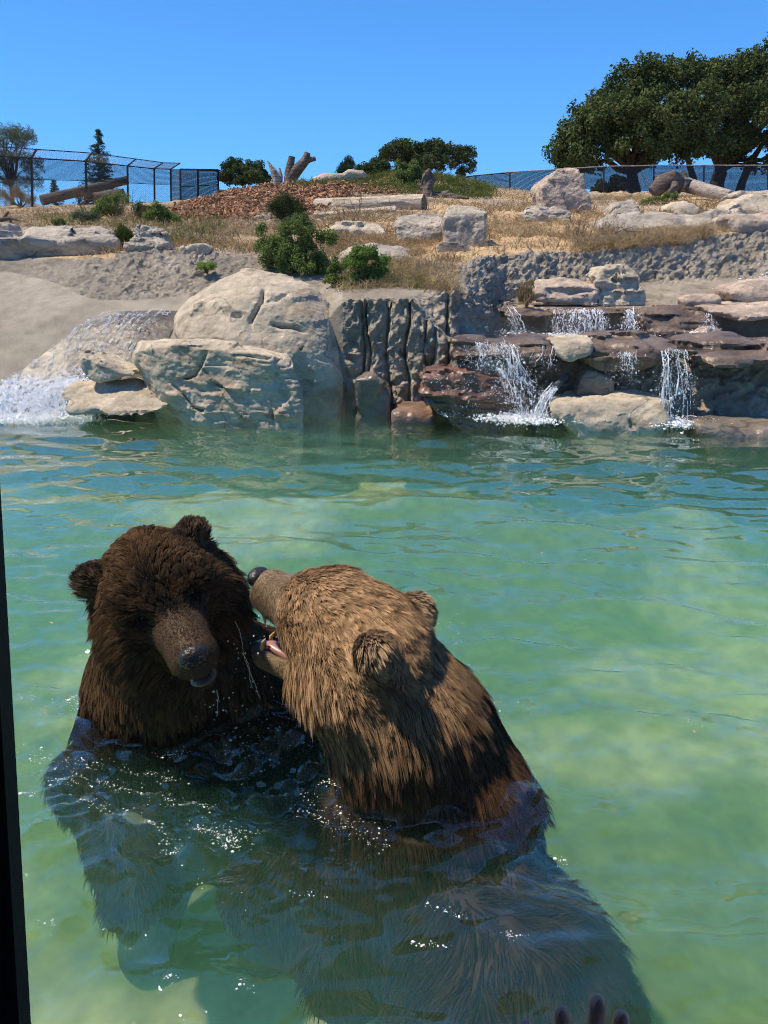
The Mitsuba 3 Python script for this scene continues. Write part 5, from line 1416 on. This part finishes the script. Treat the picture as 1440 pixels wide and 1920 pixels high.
def waterfall(label, lip, foot, n, r, seed, spray=60, arc=0.05, foam=0, fspread=(.1, .08, .012), breakup=0.85):
    key = thing('waterfall', label, 'waterfall')
    tag(put('streams', join(streams(lip, foot, n // 5, r, seed, arc, breakup) + [beads(lip, foot, n * 9, r * 0.5, seed, arc)]), 'white_water', smooth=True, parent=key), kind='stuff')
    if spray:
        mid = np.asarray(foot, float)
        parts = [drops(q, max(4, spray // len(mid)), (.06, .05, .05), r * 0.6, seed + i) for i, q in enumerate(mid)]
        parts += [drops((np.asarray(lip[i]) + np.asarray(foot[i])) / 2, max(3, spray // 2), (.045, .03, .08), r * 0.5, seed + 20 + i) for i in range(len(mid))]
        tag(put('spray', join(parts), 'white_water', smooth=True, parent=key), kind='stuff')
    if foam:
        parts = [drops(q, 3 * foam // len(foot), fspread, 0.0062, seed + 40 + i, 0.6) for i, q in enumerate(foot)]
        tag(put('foam', join(parts), 'white_water', smooth=True, parent=key), kind='stuff')
    return key


L_ = lambda *p: [at(*q) for q in p]
waterfall('broad white curtain of the upper fall in the middle', L_((1070, 580, 8.72), (1100, 581, 8.70), (1132, 581, 8.72)), L_((1066, 628, 8.62), (1100, 630, 8.58), (1134, 630, 8.62)), 70, 0.006, 1, 140, foam=160)
waterfall('thin glassy curtain left of the upper broad curtain', L_((1036, 580, 8.72), (1072, 580, 8.72)), L_((1036, 628, 8.65), (1072, 629, 8.65)), 26, 0.005, 2, 50, foam=60)
waterfall('narrow fall at the right end of the upper step', L_((1172, 582, 8.7), (1188, 582, 8.7)), L_((1160, 626, 8.6), (1196, 628, 8.6)), 34, 0.005, 3, 80, foam=80)
waterfall('splashing trickle at the left end of the upper step', L_((946, 580, 8.72), (962, 580, 8.72)), L_((958, 624, 8.6), (985, 626, 8.55)), 20, 0.004, 4, 110, foam=50)
waterfall('thin trickle over the golden stone right of the upper step', L_((1325, 588, 8.36), (1334, 590, 8.36)), L_((1310, 624, 8.3), (1346, 634, 8.25)), 18, 0.004, 5, 60, foam=50)
waterfall('left lower fall pouring over the dark lip onto the red ledge', L_((890, 642, 7.06), (930, 644, 7.06), (965, 648, 7.06)), L_((905, 690, 6.98), (945, 705, 6.93), (985, 712, 6.93)), 56, 0.005, 6, 200, arc=0.04)
waterfall('foaming side fall running off the right end of the red ledge', L_((930, 690, 6.96), (965, 705, 6.94), (1000, 712, 6.95)), L_((960, 782, 6.84), (985, 786, 6.82), (1020, 786, 6.85)), 50, 0.005, 7, 220, foam=700, fspread=(.17, .10, .012))
waterfall('scattered drips along the lip of the dark left ledge', L_((868, 648, 7.06), (900, 650, 7.06), (1010, 650, 7.06), (1050, 650, 7.06)), L_((868, 690, 7.04), (905, 700, 7.02), (1005, 715, 7.02), (1040, 690, 7.02)), 34, 0.0035, 8, 40, breakup=0.85)
waterfall('thin veil of drops falling in the middle of the lower step', L_((1160, 662, 7.04), (1190, 660, 7.04)), L_((1158, 706, 7.02), (1190, 710, 7.02)), 26, 0.004, 9, 90, breakup=0.8)
waterfall('tall white fall at the right of the lower step', L_((1240, 658, 6.98), (1262, 655, 6.97), (1292, 660, 6.98)), L_((1238, 790, 6.86), (1262, 793, 6.84), (1290, 790, 6.86)), 62, 0.005, 10, 200, arc=0.03, foam=420, fspread=(.13, .09, .012))
# wet glints over the red ledge, shaped as added white drops
tag(put('splash', join([drops(at(px, py, 6.92), 26, (.06, .03, .02), 0.0035, 100 + i) for i, (px, py) in enumerate(((820, 712), (850, 730), (880, 715), (905, 740), (930, 725), (950, 755), (880, 760), (830, 775), (850, 780), (960, 775)))]), 'white_water', smooth=True), 'white drops added as wet glints over the red ledge', 'splash', kind='stuff')
# thin sheets of water on the two steps
def sheet(px0, px1, y0, y1, z, seed, n=40):
    u, v = np.meshgrid(np.linspace(0, 1, n * 2), np.linspace(0, 1, n // 2), indexing='ij')
    Y = y0 + (y1 - y0) * v
    X = ((px0 + (px1 - px0) * u) - 720) / FOC * np.hypot(Y, EYE - z)
    P = np.stack([X, Y, z + 0 * X], -1)
    P[..., 2] += 0.014 * (fb(P, 9, 3, seed) - 0.5)
    i = np.arange(P.shape[0] * P.shape[1]).reshape(P.shape[:2])
    return P.reshape(-1, 3), tris(np.stack([i[:-1, :-1], i[1:, :-1], i[1:, 1:], i[:-1, 1:]], -1).reshape(-1, 4))


put('step_water', sheet(850, 1560, 7.2, 8.75, 0.68, 3), 'clear_water', smooth=True); tag('step_water', 'shallow water lying on the lower step', kind='structure')
put('basin_water', sheet(940, 1560, 8.85, 10.3, 0.985, 4), 'clear_water', smooth=True); tag('basin_water', 'shallow water in the upper basin', kind='structure')
# the left cascade: a wet film with running white water on the smooth slope
def chute_pt(u, s):
    i = np.interp(u, ucol, np.arange(nc)); j = np.interp(s, seg_, np.arange(nr))
    i0, j0 = min(int(i), nc - 2), min(int(j), nr - 2)
    a, b_ = i - i0, j - j0
    return (G[i0, j0] * (1 - a) + G[i0 + 1, j0] * a) * (1 - b_) + (G[i0, j0 + 1] * (1 - a) + G[i0 + 1, j0 + 1] * a) * b_


su, sv = np.meshgrid(np.linspace(0, 1, 60), np.linspace(0, 1, 44), indexing='ij')
film = np.array([[chute_pt(np.interp(v, [0, 1], [-70, 215]) + (np.interp(v, [0, 1], [250, 340]) - np.interp(v, [0, 1], [-70, 200])) * u + 12 * math.sin(7 * v + 1) * (1 - u), 0.95 + 2.6 * v) for v in sv[0]] for u in su[:, 0]])
film[..., 2] += 0.004; film[..., 1] -= 0.012
fi = np.arange(film.shape[0] * film.shape[1]).reshape(film.shape[:2])
film += np.array([0, -0.4, 1]) * (0.005 * (fb(film, 11, 3, 91) - 0.3))[..., None]
put('cascade_film', (film.reshape(-1, 3), tris(np.stack([fi[:-1, :-1], fi[1:, :-1], fi[1:, 1:], fi[:-1, 1:]], -1).reshape(-1, 4))), 'wet_concrete', smooth=True)
tag('cascade_film', 'film of water wetting the slope of the left cascade', kind='structure')
cas = thing('waterfall', 'white rushing cascade sliding down the slope at the left', 'waterfall')
tb, dr_ = [], []
for k in range(2300):
    v0 = wr.random() ** 1.7
    u0, v1 = wr.random(), max(0.0, v0 - wr.uniform(0.012, 0.05))
    if v0 - v1 < 0.01: v0 = v1 + 0.012
    lft = lambda v: np.interp(v, [0, 1], [-70, 200]); rgt = lambda v: np.interp(v, [0, 1], [170, 330])
    q = [chute_pt(lft(v) + (rgt(v) - lft(v)) * (u0 - 0.25 * (v0 - v)), 0.97 + 2.55 * v) + np.array([0, -0.025, 0.018]) + wr.normal(size=3) * 0.009 for v in np.linspace(v0, v1, 4)]
    if v0 > 0.42 and wr.random() < 0.6: continue
    r = (0.0075 if v0 < 0.35 else 0.0028) * wr.lognormal(0, 0.4)
    tb.append(tube(q, [r * .3, r, r * .8, r * .2], 5))
    if v0 < 0.3 and k % 2 == 0: dr_.append(drops(q[-1] + [0, -0.02, 0.04], 12, (.08, .05, .04), 0.005, 300 + k))
    elif k % 3 == 0: dr_.append(drops(q[-1] + [0, -0.01, 0.01], 4, (.06, .05, .015), 0.003, 300 + k))
tag(put('streams', join(tb), 'white_water', smooth=True, parent=cas), kind='stuff')
tag(put('spray', join(dr_), 'white_water', smooth=True, parent=cas), kind='stuff')
tag(put('foam', join([drops(on_z(px, py, 0.005), 260, (.14, .05, .012), 0.007, 700 + px, 0.6) for px, py in ((-30, 786), (10, 782), (50, 778), (90, 775), (30, 790), (70, 786), (110, 782))]), 'white_water', smooth=True, parent=cas), kind='stuff')
# the upper right channel
tag(put('rushing_water', join([drops(at(px, py, Y), 60, (.10, .12, .02), 0.008, 800 + px, 0.6) for px, py, Y in ((1440, 520, 10.3), (1410, 528, 10.1), (1385, 536, 9.9), (1460, 512, 10.6), (1500, 510, 10.6), (1365, 548, 9.7))]), 'white_water', smooth=True), 'white water rushing down the channel at the right edge', 'water', kind='stuff')
# a short pipe jetting water under the lip
key = thing('pipe', 'short grey pipe jutting from the dark hollow under the lower lip', 'pipe')
a, b_ = at(1062, 704, 7.3), at(1040, 726, 7.0)
put('tube', tube([a, b_], [.03, .03], 12), 'grey_plastic', smooth=50, parent=key)
put('rim', tube([b_ - unit(b_ - a) * .02, b_ + unit(b_ - a) * .004], [.036, .036], 12), 'grey_plastic', smooth=50, parent=key)
waterfall('white jet of water shooting from the pipe into the pool', L_((1040, 726, 7.0), (1042, 730, 6.99)), L_((1000, 780, 6.82), (1018, 786, 6.82)), 40, 0.005, 12, 80, arc=0.02, breakup=0.3)

# drips and drops between the bears
dp = []
for px0, py0, px1, py1, Y in ((442, 1165, 475, 1290, 2.12), (408, 1290, 406, 1345, 2.0), (455, 1225, 486, 1306, 2.1)):
    s = np.linspace(0, 1, 8)[:, None]
    p = at(px0, py0, Y) * (1 - s) + at(px1, py1, Y) * s + wr.normal(size=(8, 3)) * 0.0025
    dp.append(tube(p, 0.0005 + 0.0005 * wr.random(8), 5))
for px, py, n, sp in ((460, 1230, 16, .03), (480, 1290, 16, .03), (405, 1330, 14, .025), (430, 1310, 14, .03), (500, 1180, 8, .02)):
    dp.append(drops(at(px, py, 2.08), n, (sp, sp, sp * 1.5), 0.0016, 900 + px))
tag(put('water_drips', join(dp), 'white_water', smooth=True), 'threads and drops of water dripping from the darker bear', 'drips', kind='stuff')
# white flecks added in place of sun glints on the water round the bears
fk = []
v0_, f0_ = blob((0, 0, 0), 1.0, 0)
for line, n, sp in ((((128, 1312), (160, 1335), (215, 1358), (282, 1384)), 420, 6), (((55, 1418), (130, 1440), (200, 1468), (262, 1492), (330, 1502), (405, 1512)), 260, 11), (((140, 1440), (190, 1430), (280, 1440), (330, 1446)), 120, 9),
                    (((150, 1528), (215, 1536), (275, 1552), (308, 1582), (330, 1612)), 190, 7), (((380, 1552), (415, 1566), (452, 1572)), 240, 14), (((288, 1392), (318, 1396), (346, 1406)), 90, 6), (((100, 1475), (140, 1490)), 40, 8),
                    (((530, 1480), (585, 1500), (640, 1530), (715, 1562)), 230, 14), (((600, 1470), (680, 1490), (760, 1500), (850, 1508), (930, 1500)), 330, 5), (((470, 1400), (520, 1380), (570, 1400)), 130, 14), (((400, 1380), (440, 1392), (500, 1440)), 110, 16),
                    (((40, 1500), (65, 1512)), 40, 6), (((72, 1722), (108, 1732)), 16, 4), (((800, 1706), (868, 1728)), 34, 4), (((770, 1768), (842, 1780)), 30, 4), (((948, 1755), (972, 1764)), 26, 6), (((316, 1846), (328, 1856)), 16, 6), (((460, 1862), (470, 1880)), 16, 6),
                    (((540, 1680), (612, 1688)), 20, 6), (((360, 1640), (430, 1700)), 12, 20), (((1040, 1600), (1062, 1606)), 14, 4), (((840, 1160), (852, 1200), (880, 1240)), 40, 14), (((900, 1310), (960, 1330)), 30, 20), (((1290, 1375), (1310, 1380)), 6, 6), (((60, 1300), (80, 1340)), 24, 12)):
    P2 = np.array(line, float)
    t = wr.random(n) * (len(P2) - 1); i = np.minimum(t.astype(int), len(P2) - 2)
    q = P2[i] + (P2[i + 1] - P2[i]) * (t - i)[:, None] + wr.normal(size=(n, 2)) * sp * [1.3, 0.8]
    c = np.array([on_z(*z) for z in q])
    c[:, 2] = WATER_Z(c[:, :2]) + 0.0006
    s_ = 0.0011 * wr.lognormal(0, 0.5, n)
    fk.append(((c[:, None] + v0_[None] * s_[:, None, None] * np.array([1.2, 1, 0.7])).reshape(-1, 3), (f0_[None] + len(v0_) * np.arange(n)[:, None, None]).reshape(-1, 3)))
tag(put('foam', join(fk), 'white_water', smooth=True), 'added white flecks in place of sun glints on the water round the bears', 'foam', kind='stuff')
# floating leaves
mat('fallen_leaf', color=(0.42, 0.34, 0.16), rough=0.6)
for i, (px, py) in enumerate(((1098, 1049), (1016, 1037), (900, 1001), (896, 1034), (1310, 945), (690, 1000), (1228, 1003), (1375, 1335), (1300, 1372), (1140, 1030), (560, 985), (96, 1168))):
    c = on_z(px, py, 0.012); a = wr.uniform(0, 6.28); s_ = 0.010 + 0.004 * wr.random()
    u_, v_ = np.array([math.cos(a), math.sin(a), 0.06]), np.array([-math.sin(a), math.cos(a), 0.1])
    V = np.array([c - u_ * s_, c - v_ * s_ * .5 + [0, 0, .003], c + u_ * s_, c + v_ * s_ * .5 + [0, 0, .003], c + [0, 0, -.001]])
    tag(put('floating_leaf', (np.vstack([V, V - [0, 0, .0012]]), np.array([[4, 0, 1], [4, 1, 2], [4, 2, 3], [4, 3, 0], [9, 6, 5], [9, 7, 6], [9, 8, 7], [9, 5, 8]])), 'fallen_leaf'), 'tiny pale yellow leaf floating on the pool', 'leaf', 'leaves floating on the pool')

# ------------------------------------------------------------------ the viewing window and the hand at the glass
def on_pane(px, py, off=0.0):
    x, yd = (px - 720) / FOC, (py - 960) / FOC
    d = np.array([x, CP - yd * SP, -SP - yd * CP])
    return np.array([0, 0, EYE]) + d * ((0.62 - off) / (d[1] - 0.21 * d[2]))


pup = unit([0, 0.21, 1.0]); pin = np.cross([1.0, 0, 0], pup)      # up the pane, and towards the pool
pin = pin if pin[1] > 0 else -pin
PR = np.array([[1, 0, 0], pin, pup]).T
pc = np.array([0, 0.62, EYE])
mat('frame_paint', color=(0.03, 0.033, 0.034), rough=0.5)
mat('gasket_rubber', color=(0.006, 0.006, 0.007), rough=0.7)
fr = thing('window_frame', 'black window frame upright at the left edge of the view', 'window frame')
def fbox(x0, x1, d0, d1, h0, h1):
    m = trimesh.creation.box([x1 - x0, d1 - d0, h1 - h0])
    return np.array(m.vertices) @ PR.T + pc + PR @ np.array([(x0 + x1) / 2, (d0 + d1) / 2, (h0 + h1) / 2]), np.array(m.faces)
put('gasket', fbox(-0.322, -0.3035, -0.02, 0.0, -1.5, 1.1), 'gasket_rubber', parent=fr)
put('mullion', fbox(-0.40, -0.3225, -0.05, -0.001, -1.5, 1.1), 'frame_paint', parent=fr)
put('mullion', fbox(1.25, 1.33, -0.03, 0.06, -1.5, 1.1), 'frame_paint', parent=fr)
put('sill', fbox(-0.321, 1.249, -0.05, 0.06, -1.5, -1.42), 'frame_paint', parent=fr)
put('header', fbox(-0.321, 1.249, -0.05, 0.06, 1.02, 1.1), 'frame_paint', parent=fr)
scene['window_glass'] = {'type': 'thindielectric', 'int_ior': 1.45}
q = pc + np.array([[-0.3032, 0, 0]] * 4) + np.array([np.zeros(3), [1.552, 0, 0], [1.552, 0, 0] + pup * 2.43, pup * 2.43]) - pup * 1.415
tag(put('window_pane', (q, np.array([[0, 1, 2], [0, 2, 3]])), 'window_glass'), 'clear viewing window pane between visitors and pool', 'window')
sh = thing('viewing_shelter', 'unseen roofed viewing shelter around the visitors, put in to shade hand and pane', 'shelter')  # out of view; roof and walls placed to shade the hand and pane
mat('shelter_wall', color=(0.3, 0.28, 0.26), rough=0.8)
put('roof', box((0, -1.1, 3.06), (7, 4.2, 0.12)), 'shelter_wall', parent=sh)
put('back_wall', box((0, -3.1, 1.4), (7, 0.2, 3.18)), 'shelter_wall', parent=sh)
put('side_wall', box((-3.4, -1.3, 1.4), (0.2, 3.38, 3.18)), 'shelter_wall', parent=sh)
put('floor', box((0, -1.35, -0.12), (6.58, 3.26, 0.1)), 'shelter_wall', parent=sh)
put('front_wall', box((-2.0, 0.55, 1.4), (2.6, 0.1, 3.18)), 'shelter_wall', parent=sh)
put('front_wall', box((2.4, 0.66, 1.4), (2.1, 0.12, 3.18)), 'shelter_wall', parent=sh)
# the hand: a small left hand laid on the glass, seen from the back; only fingertips reach into the picture
tips = [(985, 1912), (1053, 1888), (1120, 1868), (1165, 1896)]
wristc = on_pane(1085, 2260, 0.02)
knk = [on_pane(1020, 2055, 0.012), on_pane(1062, 2045, 0.014), on_pane(1100, 2042, 0.014), on_pane(1140, 2050, 0.013)]
fings = []
for (tx_, ty_), k_, r_ in zip(tips, knk, (0.0066, 0.0078, 0.0082, 0.0078)):
    t_ = on_pane(tx_, ty_ + 14, 0.009)
    mid = t_ * 0.62 + k_ * 0.38 + pin * -0.004; m2 = t_ * 0.3 + k_ * 0.7 + pin * -0.005
    fings.append((t_, mid, m2, k_, r_))
thb = [on_pane(1225, 2100, 0.010), on_pane(1190, 2160, 0.014), on_pane(1140, 2220, 0.02)]


def hand_fn(p):
    d = np.full(len(p), 9.0)
    palm = smin(cone(p, knk[0], wristc, 0.0105, 0.014), cone(p, knk[3], wristc, 0.0105, 0.014), 0.012)
    palm = smin(palm, cone(p, knk[1], wristc, 0.011, 0.014), 0.012); palm = smin(palm, cone(p, knk[2], wristc, 0.011, 0.014), 0.012)
    arm = cone(p, wristc, wristc + np.array([0.02, -0.16, -0.10]), 0.017, 0.024)
    d = smin(palm, arm, 0.012)
    for t_, m_, m2, k_, r_ in fings:
        f1 = np.minimum(np.minimum(cone(p, t_, m_, r_ * 0.92, r_), cone(p, m_, m2, r_, r_ * 1.05)), cone(p, m2, k_, r_ * 1.05, r_ * 1.15))
        d = smin(d, f1, 0.003)
    tb_ = np.minimum(cone(p, thb[0], thb[1], 0.0075, 0.0085), cone(p, thb[1], thb[2], 0.0085, 0.012))
    return smin(d, tb_, 0.005)


allp = np.vstack([np.vstack([f[:4] for f in fings]), [wristc, wristc + np.array([0.02, -0.16, -0.10])], thb])
hm = body_mesh(hand_fn, allp.min(0) - 0.035, allp.max(0) + 0.035, 0.0026)
mat('skin', lambda p, n, uv: mix((0.5, 0.25, 0.19), (0.56, 0.3, 0.23), fbm(p.x * 90, p.y * 90, p.z * 90, 2)), rough=0.5, spec=0.4, two=False)
pr = thing('person', 'fingertips of a hand held up against the window at the bottom edge', 'person')
put('body', hm, 'skin', smooth=True, parent=pr)
mat('nail', color=(0.42, 0.26, 0.23), rough=0.3, spec=0.5)
for t_, m_, m2, k_, r_ in fings:
    ax = unit(t_ - m_); n_ = unit(-pin - np.dot(-pin, ax) * ax); sd_ = np.cross(ax, n_)
    nb = blob((0, 0, 0), (1, 1, 1), 2)
    put('fingernail', (t_ + n_ * r_ * 0.62 + (nb[0] * np.array([r_ * 0.62, r_ * 0.85, r_ * 0.36])) @ np.array([sd_, ax, n_]), nb[1]), 'nail', smooth=True, parent=pr)
